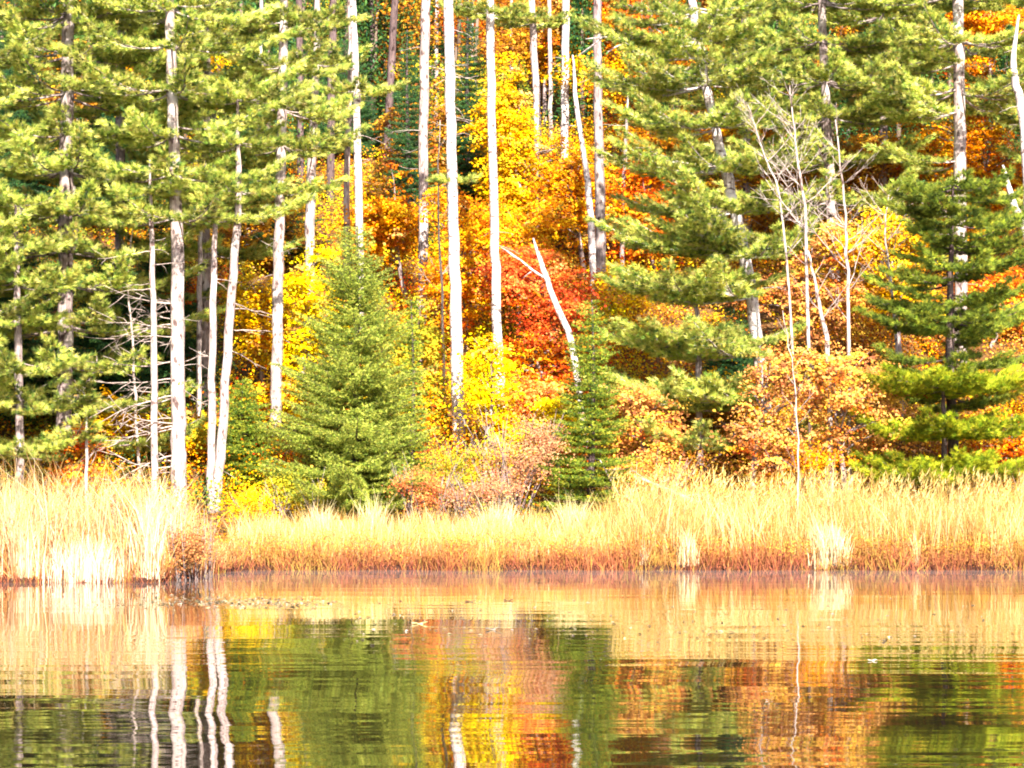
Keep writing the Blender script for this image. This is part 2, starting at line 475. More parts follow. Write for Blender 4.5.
def tall_tree(name, cat, label, pts, D, bark, seed, crown=None, snags=None, extra_limbs=(), group=None, cols=PINE, cw=PINE_W, extra_top=True, step=37, zj=0.13):
    """crown: list of (py_from, py_to, n_limbs, len_min, len_max[, az_lo, az_hi]) ; snags: (py_from, py_to, n, lmin, lmax, side)"""
    r = rng_of(seed)
    P4 = trunk_path(pts, D)
    dd = D if np.isscalar(D) else D[-1]
    if not extra_top: P4[-1][3] *= 0.4
    if extra_top:
        top = P4[-1].copy(); dirv = P4[-1][:3] - P4[-2][:3]; dirv /= np.linalg.norm(dirv)
        zt = max(top[2] + 3.5, 18.0)
        ext = (zt - top[2]) / max(dirv[2], 0.3)
        new = np.r_[top[:3] + dirv * ext, 0.03]
        P4 = np.vstack([P4, new])
    C4 = curve(P4, max(16, int((P4[-1][2] - P4[0][2]) * 2.2)))
    origin = np.array([P4[0][0], P4[0][1], P4[0][2] + 0.05])
    root = tag(empty(name, origin), label, cat, group)
    wood = MB()
    rad = np.maximum(C4[:, 3], 0.015)
    h = C4[:, 2] - C4[0][2]
    flare = 1 + 0.35 * np.exp(-h / 0.35)
    cen = C4[:, :3] + np.concatenate([[[0, 0, 0]], r.normal(size=(len(C4) - 1, 3)) * np.array([0.012, 0.012, 0])])
    tube(wood, cen, rad * flare, 12, wob=0.035, r=r)
    def at_z(z):
        i = int(np.clip(np.searchsorted(C4[:, 2], z), 1, len(C4) - 1))
        a, b = C4[i - 1], C4[i]; t = np.clip((z - a[2]) / max(b[2] - a[2], 1e-6), 0, 1)
        return a * (1 - t) + b * t
    if crown:
        T = ([], [], [])
        for c in crown:
            y0, y1, n, l0, l1 = c[:5]; az0, az1 = (c[5], c[6]) if len(c) > 5 else (0, 360)
            z0 = W(0, y0, dd)[2]; z1 = W(0, y1, dd)[2]
            n = int(n * 1.5); nl = max(1, int(round(abs(y1 - y0) / step)))        # whorls
            kk = 0
            for wz in np.linspace(z0, z1, nl):
                a0 = r.uniform(0, 360)
                for q in range(int(math.ceil(n / nl))):
                    az = a0 + q * 360 / math.ceil(n / nl) + r.uniform(-22, 22)
                    az = az0 + (az % 360) / 360 * (az1 - az0)
                    b = at_z(wz + r.uniform(-zj, zj))
                    pine_limb(wood, T, b[:3], R(az), r.uniform(l0, l1), r, 0.05 + r.uniform(-0.05, 0.05))
        for (px, py, dx, dz, l, azd) in extra_limbs:
            q = W(px, py, dd); b = at_z(q[2])
            pine_limb(wood, T, b[:3], R(azd), l, r, dz)
        nb = needles_from(T, r, cols, cw)
    wood.build('trunk', bark, root, origin, smooth=True)
    if crown:
        nb.build('crown', M_NEEDLE, root, origin)
    if snags:
        for s in snags:
            y0, y1, n, l0, l1, side = s
            for q in range(n):
                z = W(0, r.uniform(min(y0, y1), max(y0, y1)), dd)[2]
                b = at_z(z)
                if side == 'L': az = 180 + r.uniform(-50, 50)
                elif side == 'R': az = r.uniform(-50, 50)
                else: az = r.uniform(0, 360)
                add_dead_branch(root, origin, b[:3], R(az), r.uniform(l0, l1), r, r.uniform(-0.25, 0.2))
    return root, at_z, origin

def conifer(name, cat, label, px, py_top, D, half_px, seed, cols=FIR, nbm=1.0, spr=0.021, droop=-0.25, dens=1.0, group=None, gap=0.0, py_bot=None, prof=0.8, bark=BARK_DARK_SHADED, w=None):
    r = rng_of(seed)
    x = (px - 512) / F * D; g = gz(x, D)
    ztop = W(px, py_top, D)[2]; H = ztop - g; Rm = half_px / F * D
    origin = np.array([x, D, g]); root = tag(empty(name, origin), label, cat, group)
    wood = MB(); n = 12
    t = np.linspace(0, 1, n)
    C = np.stack([x + 0.04 * np.sin(t * 5 + seed), D + 0 * t, g - 0.05 + (H + 0.05) * t], 1)
    tube(wood, C, 0.018 * H * (1 - 0.93 * t) + 0.008, 8)
    zb = 0.05 if py_bot is None else (W(px, py_bot, D)[2] - g) / H
    CC = []; DD = []; 
    levels = np.linspace(max(0.03, zb), 0.985, int(13 + H * 4.2 * dens))
    for lv in levels:
        prof_r = Rm * (1 - lv) ** prof * (0.82 + 0.18 * math.sin(lv * 37 + seed))
        nb = int((5 + 5 * (1 - lv) * dens) * nbm) + 1
        a0 = r.uniform(0, 6.28)
        for q in range(nb):
            if r.random() < gap: continue
            az = a0 + q * 2 * math.pi / nb + r.uniform(-.3, .3)
            ln = max(0.08, prof_r * r.uniform(0.66, 1.14) * (1 + 0.16 * math.sin(az + seed) + 0.13 * math.sin(2 * az + lv * 11 + seed)))
            d = np.array([math.cos(az), math.sin(az), 0]); sd_ = np.array([-d[1], d[0], 0])
            b = np.array([x, D, g + lv * H + r.uniform(-.05, .05)])
            k = 6; tt = np.linspace(0, 1, k)[:, None]
            up = 0.35 * (lv ** 1.5)
            P = b + d * ln * tt + np.array([0, 0, 1.0]) * ln * ((droop + up) * tt + 0.22 * tt ** 2)
            if ln > 0.35: tube(wood, P, (0.006 + 0.008 * ln) * (1 - 0.8 * tt[:, 0]), 4)
            ns = max(2, int(ln / 0.075))
            for s in np.linspace(0.12, 1.0, ns):
                u = s * (k - 1); i = min(int(u), k - 2); c = P[i] * (1 - (u - i)) + P[i + 1] * (u - i)
                for sg in (-1, 1):
                    tl = (0.10 + 0.42 * (1 - s) * ln) * r.uniform(0.6, 1.0)
                    tl = min(tl, 0.5)
                    td = nrm(d * 0.75 + sd_ * sg * 0.75 + np.array([0, 0, r.uniform(-0.12, 0.12)]))
                    m_ = max(2, int(tl / 0.05))
                    q_ = np.linspace(0.1, 1, m_)[:, None]
                    CC.append(c + td * tl * q_ + r.normal(size=(m_, 3)) * 0.012)
                    DD.append(np.tile(td, (m_, 1)))
    CC = np.concatenate(CC); DD = np.concatenate(DD); N_ = len(CC)
    K = 5 if N_ < 40000 else 4
    base_c = mixcol(r, N_, cols, 0.2, w)
    C2 = np.repeat(CC, K, 0); D2 = np.repeat(DD, K, 0) + runit(r, N_ * K) * 0.8 + np.array([0, 0, 0.15])
    cc = np.repeat(base_c, K, 0)
    mb = MB(); blades(mb, C2, D2, r.uniform(0.05, 0.10, N_ * K), spr, r, cc)
    wood.build('trunk', bark, root, origin, smooth=True)
    mb.build('crown', M_NEEDLE, root, origin)
    return root

def clusters(r, centers, radii, n, shell=0.55):
    """points inside a union of blobs, mostly near their outer part"""
    vol = np.array([np.prod(a) for a in radii]); k = r.choice(len(centers), n, p=vol / vol.sum())
    c = np.asarray(centers)[k]; rr = np.asarray(radii)[k]
    u = runit(r, n); s = shell + (1 - shell) * r.random((n, 1)) ** 0.7
    inner = r.random((n, 1)) < 0.2
    s = np.where(inner, r.uniform(0.1, 0.9, (n, 1)), s)
    return c + u * rr * s, u

def broadleaf(name, cat, label, px, py, rx, ry, D, cols, seed, w=None, dens=1.0, leaf=0.085, group=None, bark=BARK_GREY, layered=0.85, trunk=True, twiggy=0, colmix=None):
    """crown centre and half sizes given in photo rows/columns at distance D"""
    r = rng_of(seed)
    if trunk: rx = rx * 1.35; ry = ry * 1.22
    c = W(px, py, D); ax = rx / F * D; az_ = ry / F * D
    g = gz(c[0], c[1]); ox = c[0] + r.uniform(-0.3, 0.3) * ax
    g = gz(ox, c[1])
    lo = c[2] - az_
    if lo < g + 0.15:                       # keep the crown above the slope
        lo = g + 0.15
        c[2] = max(c[2], lo + 0.4); az_ = c[2] - lo
    origin = np.array([ox, c[1], g])
    root = tag(empty(name, origin), label, cat, group)
    nb = 9
    bc = [c]; br = [np.array([ax * .5, min(ax, az_ * 1.2) * .5, az_ * .5])]
    for q in range(nb):
        u = runit(r, 1)[0]
        bc.append(c + u * np.array([ax, min(ax, 1.6), az_]) * r.uniform(0.5, 0.95))
        br.append(np.array([ax * .40, ax * .38, az_ * .33]) * r.uniform(0.75, 1.15))
    area = (ax * az_) * 4
    ncl = int((30 + area * (19 if trunk else 17)) * dens)
    cc, u = clusters(r, bc, br, ncl)
    keep = cc[:, 2] > ground(cc[:, 0], cc[:, 1]) + 0.08
    cc, u = cc[keep], u[keep]; ncl = len(cc)
    K = 36
    rad = r.uniform(0.18, 0.50, (ncl, 1)) if trunk else r.uniform(0.16, 0.42, (ncl, 1))
    off = r.normal(size=(ncl, K, 3)) * np.array([0.66, 0.5, 0.62 * (1 - layered) * 0.45 + 0.10]) * rad[:, None]
    off[..., 2] += off[..., 0] * r.normal(size=(ncl, 1)) * 0.32 + off[..., 1] * r.normal(size=(ncl, 1)) * 0.3 - 0.25 * (off[..., 0] ** 2) / rad
    C = (cc[:, None] + off).reshape(-1, 3)
    Nn = (u[:, None] * 0.3 + np.array([0.1, -0.45, 0.7]) + r.normal(size=(ncl, K, 3)) * 0.36).reshape(-1, 3)
    cl = mixcol(r, ncl, cols, 0.15, w)
    if trunk:
        alt = mixcol(r, ncl, MIXED, 0.2)
        cl = np.where((vnoise_a(cc[:, 0] * 1.9 + seed, cc[:, 2] * 2.3) + 0.35 * r.normal(size=ncl) > 0.42)[:, None], alt, cl)
    lc = np.repeat(cl, K, 0)
    own = mixcol(r, len(C), cols, 0.18, w)
    lc = lc * 0.72 + own * 0.28
    mb = MB()
    leaves(mb, C, Nn, leaf * r.uniform(0.45, 1.45, len(C)), r, lc, 0.85)
    wood = MB()
    if trunk:
        top = c + np.array([0, 0, az_ * 0.55])
        P = curve([np.r_[origin[:2], g - 0.05], (np.r_[origin[:2], g] + c) / 2 + r.normal(size=3) * 0.08, c, top], 12)
        rt = 0.03 + 0.022 * (top[2] - g) ** 0.8
        tube(wood, P, rt * (1 - 0.85 * np.linspace(0, 1, 12)), 8)
        for q in r.choice(ncl, min(ncl, 34), replace=False):
            e = cc[q]; s = P[int(np.clip(3 + (e[2] - c[2] + az_) / (2 * az_) * 7, 2, 10))]
            if e[2] < s[2] - 0.2: s = P[3]
            mid = (s + e) / 2 + np.array([0, 0, 0.12 * np.linalg.norm(e - s)]) + r.normal(size=3) * 0.05
            tube(wood, curve([s, mid, e], 6), rt * 0.28 * np.linspace(1, 0.25, 6), 4)
    for q in range(twiggy):
        a = r.uniform(0, 6.28); e = c + np.array([math.cos(a) * ax, math.sin(a) * ax * 0.7, az_ * r.uniform(0.3, 1.1)]) * r.uniform(0.5, 1.05)
        s = origin + np.array([r.normal() * 0.12, r.normal() * 0.12, 0])
        mid = s * 0.5 + e * 0.5 + r.normal(size=3) * 0.12
        Q = curve([s, mid, e], 7)
        tube(wood, Q, 0.013 * np.linspace(1, 0.3, 7), 4)
        for _ in range(5):
            i = r.integers(2, 6); tube(wood, [Q[i], Q[i] + (Q[i + 1 if i < 6 else i] - Q[i - 1]) * r.uniform(0.4, 1.0) + r.normal(size=3) * 0.13], [0.006, 0.003], 3)
    if wood.n:
        wood.build('trunk' if trunk else 'stems', bark, root, origin, smooth=True)
    mb.build('crown' if trunk else 'foliage', M_LEAF, root, origin)
    return root

def bare_tree(name, label, pts, D, seed, width, nbr=14, lmax=2.0, cat='bare tree', mat=BARK_DEAD, group=None, up=0.9, forks=()):
    """leafless sapling with a fine spray of ascending twigs"""
    r = rng_of(seed)
    P4 = trunk_path([(a, b, width * (1 - 0.75 * k / (len(pts) - 1))) for k, (a, b) in enumerate(pts)], D)
    C4 = curve(P4, 18); origin = np.array([P4[0][0], P4[0][1], P4[0][2] + 0.05])
    root = tag(empty(name, origin), label, cat, group)
    mb = MB(); tube(mb, C4[:, :3] + np.concatenate([[[0, 0, 0]], r.normal(size=(17, 3)) * 0.015]), np.maximum(C4[:, 3], 0.008), 7)
    mb.build('trunk', mat, root, origin, smooth=True)
    for q in range(nbr):
        i = int(r.integers(5, 17)); b = C4[i][:3]; h = (17 - i) / 12
        az = r.uniform(0, 6.28) if r.random() < 0.4 else (0 if r.random() < 0.5 else math.pi) + r.normal() * 0.4
        l = lmax * r.uniform(0.35, 1) * (0.35 + 0.65 * h)
        sub = MB()
        d = np.array([math.cos(az), math.sin(az), up * r.uniform(0.6, 1.4)]); d /= np.linalg.norm(d)
        k = 7; t = np.linspace(0, 1, k)[:, None]
        Q = b + d * l * t + np.array([0, 0, 0.18 * l]) * t ** 2 + np.cumsum(r.normal(size=(k, 3)) * 0.015 * l, 0) * (t > 0)
        rb = min(0.0045 + 0.006 * l, C4[i][3])
        tube(sub, Q, rb * (1 - 0.7 * t[:, 0]), 4)
        for _ in range(int(3 + l * 4)):
            j = r.integers(1, k - 1); dd = nrm(d + r.normal(size=3) * 0.55 + np.array([0, 0, 0.2]))
            ll = l * r.uniform(0.15, 0.5)
            tube(sub, [Q[j], Q[j] + dd * ll * 0.5 + r.normal(size=3) * 0.02, Q[j] + dd * ll + r.normal(size=3) * 0.04], rb * 0.5 * np.array([1, .7, .4]), 3)
        sub.build('branch', mat, root, origin)
    return root

def grass_blades(mb, x, y, h, r, col_lo, col_hi, width=0.014, lean=0.16, g=None, arch=0.12):
    """strips of three segments; col_lo at foot, col_hi at tip (n,3)"""
    n = len(x)
    g = ground(x, y) if g is None else g
    th = r.uniform(0, 6.28, n); fx, fy = np.cos(th), np.sin(th)
    la = r.normal(size=n) * lean; lb = r.normal(size=n) * lean * 0.6
    b = np.stack([x, y, g - 0.03], 1)
    w = width * r.uniform(0.6, 1.3, n)
    V = []; Cc = []
    ar = arch * r.normal(size=n)
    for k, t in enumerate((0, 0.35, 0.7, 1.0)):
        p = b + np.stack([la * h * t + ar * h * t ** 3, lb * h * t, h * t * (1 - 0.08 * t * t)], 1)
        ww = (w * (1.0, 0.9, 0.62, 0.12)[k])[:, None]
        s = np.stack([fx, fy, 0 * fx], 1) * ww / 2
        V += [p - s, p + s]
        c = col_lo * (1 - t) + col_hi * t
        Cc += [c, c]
    V = np.stack(V, 1).reshape(-1, 3); Cc = np.stack(Cc, 1).reshape(-1, 3)
    q = np.arange(n)[:, None] * 8
    f = np.concatenate([q + np.array([[a, a + 1, a + 3, a + 2]]) for a in (0, 2, 4)])
    mb.add(V, None, f, Cc)

# ================================================================== THE TREES
PN = 'tall pine'
# ---- the two left front trunks and the forked pair
t1, a1, o1 = tall_tree('pine_tree', PN, 'stout whitish pine trunk rising from the left reeds with many bleached dead branches',
    [(179, 503, 19), (178, 400, 17), (177, 250, 15), (173, 120, 13), (169, -20, 10)], 68, BARK_PALE, 1,
    crown=[(215, -120, 40, 1.6, 3.4)],
    snags=[(300, 470, 22, 1.3, 2.8, 'L'), (290, 450, 6, 0.5, 1.3, 'R')])
tall_tree('pine_tree', PN, 'thin pole of a pine directly left of the stout whitish trunk',
    [(154, 500, 8), (154, 400, 8), (152, 250, 6), (149, 160, 5)], 67.5, BARK_PALE, 2,
    crown=[(190, 150, 4, 0.5, 1.0)], snags=[(230, 460, 9, 0.6, 1.7, 'L'), (240, 460, 5, 0.4, 1.0, 'R')], extra_top=False)
tall_tree('pine_tree', PN, 'straight left stem of the forked pale pair standing in the grass edge',
    [(211, 506, 9), (212, 400, 9), (214, 260, 7), (216, 180, 5)], 68, BARK_PALE, 3, snags=[(300, 460, 4, 0.3, 0.9, 'L'), (190, 300, 5, 0.3, .9, 'B')], extra_top=False, crown=[(200, 170, 5, 0.5, 1.0)])
t4, a4, o4 = tall_tree('pine_tree', PN, 'leaning right stem of the forked pale pair, curving up to the right',
    [(215, 508, 12), (222, 430, 11), (231, 300, 10), (238, 200, 8), (237, 90, 6)], 68.1, BARK_PALE, 4,
    crown=[(190, 60, 14, 0.8, 1.9)], snags=[(300, 470, 3, 0.4, 1.2, 'R'), (200, 330, 3, 0.6, 1.6, 'R')], extra_top=False)
tall_tree('pine_tree', PN, 'slender pale pole visible between the stout trunk and the forked pair',
    [(198, 390, 6), (200, 280, 6), (201, 180, 5)], 72, BARK_PALE, 5, extra_top=False, snags=[(200, 380, 5, 0.4, 1.0, 'B')], crown=[(190, 150, 4, 0.4, 1.0)])
# ---- big greyish pine at far left and neighbours
tall_tree('pine_tree', PN, 'thick brownish grey pine trunk at far left half hidden by its drooping green boughs',
    [(63, 480, 19), (65, 350, 18), (66, 180, 16), (69, -20, 13)], 69.5, BARK_GREY, 6,
    crown=[(440, -100, 78, 2.2, 4.3)])
tall_tree('pine_tree', PN, 'pine standing beyond the left edge whose boughs reach into the corner',
    [(-95, 480, 20), (-92, 200, 16), (-90, -20, 12)], 67, BARK_GREY, 7, crown=[(400, -60, 50, 2.4, 4.3)])
tall_tree('pine_tree', PN, 'pine behind the leaning forked stem with bright tiered boughs over the dark gap',
    [(205, 400, 11), (206, 200, 10), (208, 0, 8)], 75, BARK_GREY, 8, crown=[(250, -60, 34, 1.8, 3.4)])
tall_tree('pine_tree', PN, 'mottled grey pine trunk left of the blue-green spruce, base among yellow leaves',
    [(275, 452, 13), (277, 350, 13), (280, 200, 12), (284, 20, 10)], 71.8, BARK_PALE, 9, crown=[(190, -60, 30, 1.2, 2.8)], snags=[(200, 300, 4, 0.6, 1.5, 'B')])
tall_tree('pine_tree', PN, 'pale pine trunk just right of the mottled grey one above the yellow maple',
    [(309, 280, 12), (311, 180, 11), (315, 90, 9), (318, -20, 6)], 82, BARK_PALE, 10, crown=[(150, -70, 18, 1.0, 2.6)], snags=[(150, 270, 4, 0.4, 1.0, 'B')])
tall_tree('pine_tree', PN, 'thin pale trunk of the close pair over the spruce tip, the left one',
    [(346, 260, 8), (347, 180, 7), (350, 60, 6), (350, -20, 5)], 82, BARK_PALE, 11, snags=[(60, 240, 5, 0.3, 1.0, 'B')])
tall_tree('pine_tree', PN, 'whiter trunk of the close pair over the spruce tip, the right one tilting left',
    [(361, 240, 9), (358, 160, 9), (355, 60, 8), (352, -20, 7)], 80, BARK_WHITE, 12, snags=[(80, 200, 4, 0.3, 1.0, 'R')], crown=[(90, 40, 5, .8, 1.6)])
tall_tree('pine_tree', PN, 'pine between the thick grey trunk and the thin pole with boughs crossing the dark gap',
    [(118, 470, 12), (120, 200, 10), (122, -20, 8)], 74, BARK_GREY, 13, crown=[(330, -60, 44, 1.6, 3.2)])
tall_tree('pine_tree', PN, 'pine low in the left edge thicket with pale green boughs above the reeds',
    [(20, 480, 10), (18, 330, 9), (15, 200, 6)], 66.8, BARK_GREY, 14, crown=[(450, 200, 30, 0.9, 2.4)], extra_top=False)
# ---- dark background trunks: shade of the crowns is put into their bark colour
for (nm_, lb, px0, px1, yb, wd, D_, s_) in (
    ('', 'dark trunk in shade between the mottled grey pine and the pale one', 301, 299, 160, 8, 96, 20),
    ('', 'dark purple-brown trunk in shade close behind the thin pale pair', 330, 333, 180, 9, 94, 21),
    ('', 'dark reddish trunk standing alone in the gap left of the two white pines', 386, 396, 150, 9, 98, 22),
    ('', 'faint dark trunk rising behind the tilted white trunk', 371, 372, 150, 6, 104, 23)):
    tall_tree('pine_tree', PN, lb, [(px0, yb, wd), ((px0 + px1) / 2, 70, wd), (px1, -30, wd * .8)], D_, BARK_DARK_SHADED, s_)
for (lb, px0, px1, yb, wd, D_, s_) in (
    ('thin pale trunk far back just right of the pinkish white pine', 436, 437, 120, 5, 102, 24),
    ('thin pale trunk far back right of the straight white pine', 512, 511, 130, 4, 104, 25),
    ('thin pale trunk far back between the faded trunk and the clean white one', 551, 549, 110, 5, 102, 26),
    ('thin pale trunk far back left of the mottled grey pine', 258, 262, 170, 5, 92, 27),
    ('reddish brown trunk in shade behind the thin pole at left', 118, 120, 300, 7, 82, 28),
    ('thin pale trunk far back right of the mottled greyish trunk', 652, 650, 150, 5, 98, 29)):
    tall_tree('pine_tree', PN, lb, [(px0, yb, wd), ((px0 + px1) / 2, 60, wd), (px1, -30, wd * .8)], D_, BARK_DARK_SHADED if 'brown' in lb else BARK_PALE, s_)
# ---- central white trunks
tall_tree('pine_tree', PN, 'pinkish white pine trunk, left of the brightest central trunk',
    [(421, 330, 12), (423, 250, 11), (424, 100, 11), (426, -20, 10)], 80.5, BARK_PALE, 30, snags=[(20, 230, 9, 0.3, 1.3, 'B')])
tall_tree('pine_tree', PN, 'brightest white pine trunk in the middle with short broken side branches',
    [(459, 448, 15), (456, 320, 14), (452, 180, 12), (448, -20, 11)], 72, BARK_WHITE, 31, snags=[(10, 200, 22, 0.25, 1.1, 'B'), (120, 400, 5, 0.2, 0.5, 'B')], crown=[(178, 172, 2, .3, .6)])
tall_tree('pine_tree', PN, 'straight white pine trunk right of the brightest one ending at a broken foot',
    [(501, 420, 12), (497, 320, 11), (493, 180, 10), (489, -20, 9)], 74, BARK_WHITE, 32, snags=[(230, 280, 2, 0.4, 0.8, 'R'), (20, 200, 3, .2, .4, 'B')], crown=[(12, -30, 5, .8, 1.6)])
tall_tree('pine_tree', PN, 'short thin pale trunk seen high between the brightest and the straight white pines',
    [(470, 110, 6), (471, 60, 6), (473, -10, 5)], 104, BARK_PALE, 33, snags=[(0, 100, 4, .4, 1.0, 'B')])
tall_tree('pine_tree', PN, 'pale pine trunk fading into yellow leaves, left of the pair near the crooked one',
    [(541, 230, 9), (538, 130, 9), (533, 30, 8), (530, -20, 7)], 90, BARK_PALE, 34, crown=[(20, -30, 6, .8, 1.8)])
tall_tree('pine_tree', PN, 'clean white trunk just left of the crooked stem',
    [(564, 170, 9), (565, 90, 9), (566, -20, 8)], 95, BARK_WHITE, 35, snags=[(10, 80, 5, .4, 1.2, 'L')])
tall_tree('pine_tree', PN, 'mottled greyish trunk with rough bark beside the crooked pale stem',
    [(602, 300, 12), (600, 200, 12), (598, 90, 10), (597, -20, 9)], 83, BARK_GREY, 36, snags=[(30, 150, 4, .3, .8, 'B')])
tall_tree('birch_tree', 'birch', 'thin crooked pale birch stem bending left towards its top beside the mottled trunk',
    [(594, 290, 8), (590, 210, 8), (583, 150, 6), (575, 95, 5), (573, 55, 4)], 82, BARK_WHITE, 37, snags=[(60, 200, 5, .4, 1.0, 'B')], extra_top=False)
tall_tree('pine_tree', PN, 'narrow shaded stem between the mottled trunk and the leaning pine boughs',
    [(622, 280, 5), (624, 180, 5), (628, 90, 4)], 86, BARK_GREY, 38, snags=[(100, 250, 6, .4, 1.2, 'B')], extra_top=False)
# ---- leaning pine of the right, with broad tiered boughs
t50, a50, o50 = tall_tree('pine_tree', PN, 'leaning pine with broad layered yellow-green boughs spreading left and right of centre right',
    [(772, 430, 15), (752, 300, 14), (735, 210, 13), (708, 95, 11), (690, -10, 9)], 71, BARK_WHITE, 40,
    crown=[(60, -90, 16, 2.0, 3.4), (250, 40, 40, 1.6, 3.6, 110, 330), (400, 240, 24, 2.4, 4.2, 140, 250)], snags=[(60, 260, 5, .8, 1.8, 'L')])
rr = rng_of(77)
for (px, py, az, l, pit, bd, rad) in ((696, 44, 183, 3.1, 0.10, -0.10, 0.07), (706, 86, 176, 1.9, 0.25, -0.12, 0.06), (700, 60, 150, 1.2, 0.4, -.1, 0.04), (712, 118, 170, 1.4, -0.05, 0.1, 0.04)):
    q = W(px, py, 71); b = a50(q[2])
    add_dead_branch(t50, o50, b[:3], R(az), l, rr, pit, BARK_WHITE, rad, 4, bend=bd)
# ---- upper right pines
t51, a51, o51 = tall_tree('pine_tree', PN, 'thick grey pine trunk at upper right above the dark hemlock with flat green boughs',
    [(961, 300, 15), (960, 180, 15), (959, 60, 13), (957, -20, 12)], 77, BARK_PALE, 41,
    crown=[(90, -60, 26, 2.0, 4.2), (60, 260, 10, 1.6, 3.0, 120, 250)], snags=[(180, 250, 6, .8, 2.2, 'L')])
tall_tree('pine_tree', PN, 'pine whose tiered boughs fill the top between the leaning pine and the thick grey trunk',
    [(838, 330, 13), (830, 180, 12), (824, 60, 10), (820, -20, 9)], 79, BARK_GREY, 42, crown=[(240, -80, 50, 1.8, 3.8)])
tall_tree('pine_tree', PN, 'pine high at right between the filled canopy and the thick grey trunk',
    [(885, 240, 11), (883, 100, 9), (881, -20, 7)], 86, BARK_GREY, 46, crown=[(110, -80, 34, 1.8, 3.4)])
tall_tree('pine_tree', PN, 'pine at top centre right whose boughs overlap the leaning pine from behind',
    [(748, 200, 10), (746, 90, 9), (744, -20, 7)], 88, BARK_GREY, 47, crown=[(150, -80, 40, 1.8, 3.6)])
tall_tree('pine_tree', PN, 'pine beyond the right edge reaching its boughs over the birch',
    [(1085, 300, 12), (1085, 100, 9), (1085, -20, 7)], 80, BARK_GREY, 48, crown=[(200, -80, 36, 2.0, 4.0)])
tall_tree('pine_tree', PN, 'young pine low behind the shrubs under the leaning pine with its own green tiers',
    [(700, 420, 8), (698, 340, 7), (694, 280, 5)], 70.5, BARK_GREY, 43, crown=[(440, 285, 32, 1.5, 3.1)], extra_top=False)
# ---- birch at right edge, in two pieces
tall_tree('birch_tree', 'birch', 'white crooked birch at the right edge with two upward forks',
    [(1032, 330, 14), (1030, 220, 13), (1023, 120, 11), (1014, 70, 8), (1018, 15, 5)], 74, BARK_WHITE, 44, snags=[(30, 70, 2, .3, .6, 'L'), (80, 200, 2, .4, .9, 'L')], extra_top=False)
tall_tree('birch_tree', 'birch', 'white birch stem slanting down to the right edge under the crooked one',
    [(1048, 330, 10), (1030, 255, 9), (1014, 205, 8), (1003, 165, 6)], 72, BARK_WHITE, 45, extra_top=False)
# ---- dead leaning snag in the red maples
r_ = rng_of(50)
root, az_f, oo = tall_tree('dead_tree', 'dead tree', 'bleached dead stem leaning left in front of the red maple with one long side limb',
    [(586, 378, 8), (573, 350, 8), (556, 305, 7), (543, 268, 6), (533, 238, 4)], 72, BARK_WHITE, 51, extra_top=False)
b = az_f(W(0, 280, 72)[2]); add_dead_branch(root, oo, b[:3], R(183), 1.35, r_, 0.62, BARK_WHITE, 0.045, 2, bend=0.03)

# ---- firs and spruces
SPR = [(0.13, 0.18, 0.035), (0.27, 0.32, 0.05), (0.42, 0.45, 0.09)]
GRN = [(0.07, 0.13, 0.025), (0.19, 0.25, 0.03), (0.34, 0.37, 0.05)]
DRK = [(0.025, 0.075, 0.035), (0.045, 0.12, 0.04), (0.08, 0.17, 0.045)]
conifer('spruce_tree', 'spruce', 'full blue-green young spruce standing at the grass edge left of centre', 356, 226, 67.6, 112, 60, SPR, droop=-0.12, dens=1.0, nbm=1.45, prof=0.62, gap=0.10)
conifer('fir_tree', 'fir', 'narrow yellow-green fir right of centre just behind the golden grass', 592, 300, 67.2, 64, 61, GRN, dens=0.8, nbm=1.3, prof=0.62, droop=-0.2, gap=0.22)
HEM = [(0.08, 0.12, 0.025), (0.18, 0.23, 0.035), (0.32, 0.36, 0.05)]
tall_tree('hemlock_tree', 'hemlock', 'large ragged dark green hemlock at right with flat clumped boughs',
    [(955, 470, 14), (950, 330, 10), (953, 185, 4)], 68.6, BARK_DARK_SHADED, 62, crown=[(330, 190, 48, 0.9, 2.3), (400, 320, 14, 1.4, 2.6)], extra_top=False, cols=HEM, cw=[.35, .4, .25], step=24, zj=0.3)
tall_tree('hemlock_tree', 'hemlock', 'low spreading yellow-green hemlock skirting the foot of the large dark one',
    [(945, 480, 8), (944, 420, 6), (942, 365, 3)], 66.8, BARK_DARK_SHADED, 63, crown=[(470, 385, 50, 1.3, 2.6), (385, 350, 12, .6, 1.4)], extra_top=False, cols=[(0.15, 0.22, 0.02), (0.32, 0.37, 0.03), (0.46, 0.46, 0.04)], cw=[.3, .4, .3], step=26, zj=0.2)
conifer('fir_tree', 'fir', 'dark green fir low between the forked pale pair and the spruce', 243, 380, 69.4, 52, 64, GRN, dens=1.1, prof=0.55)
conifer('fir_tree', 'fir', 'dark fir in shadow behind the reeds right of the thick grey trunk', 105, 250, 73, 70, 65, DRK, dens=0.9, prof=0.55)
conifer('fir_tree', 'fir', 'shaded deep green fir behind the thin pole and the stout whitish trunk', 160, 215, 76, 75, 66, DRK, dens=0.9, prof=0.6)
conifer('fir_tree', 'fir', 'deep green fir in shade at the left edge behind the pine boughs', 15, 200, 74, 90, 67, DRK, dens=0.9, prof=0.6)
conifer('fir_tree', 'fir', 'small olive fir sapling between the spruce and the brightest trunk', 412, 300, 70, 26, 68, GRN, dens=0.9)
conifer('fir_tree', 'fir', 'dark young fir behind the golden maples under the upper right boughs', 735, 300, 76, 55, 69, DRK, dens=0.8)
conifer('fir_tree', 'fir', 'dark fir added to make the deep gap between the lone dark trunk and the pinkish white pine', 408, 30, 88, 46, 76, DRK, dens=0.7, nbm=1.3)  # added so its dark needles read as a shaded gap in the orange
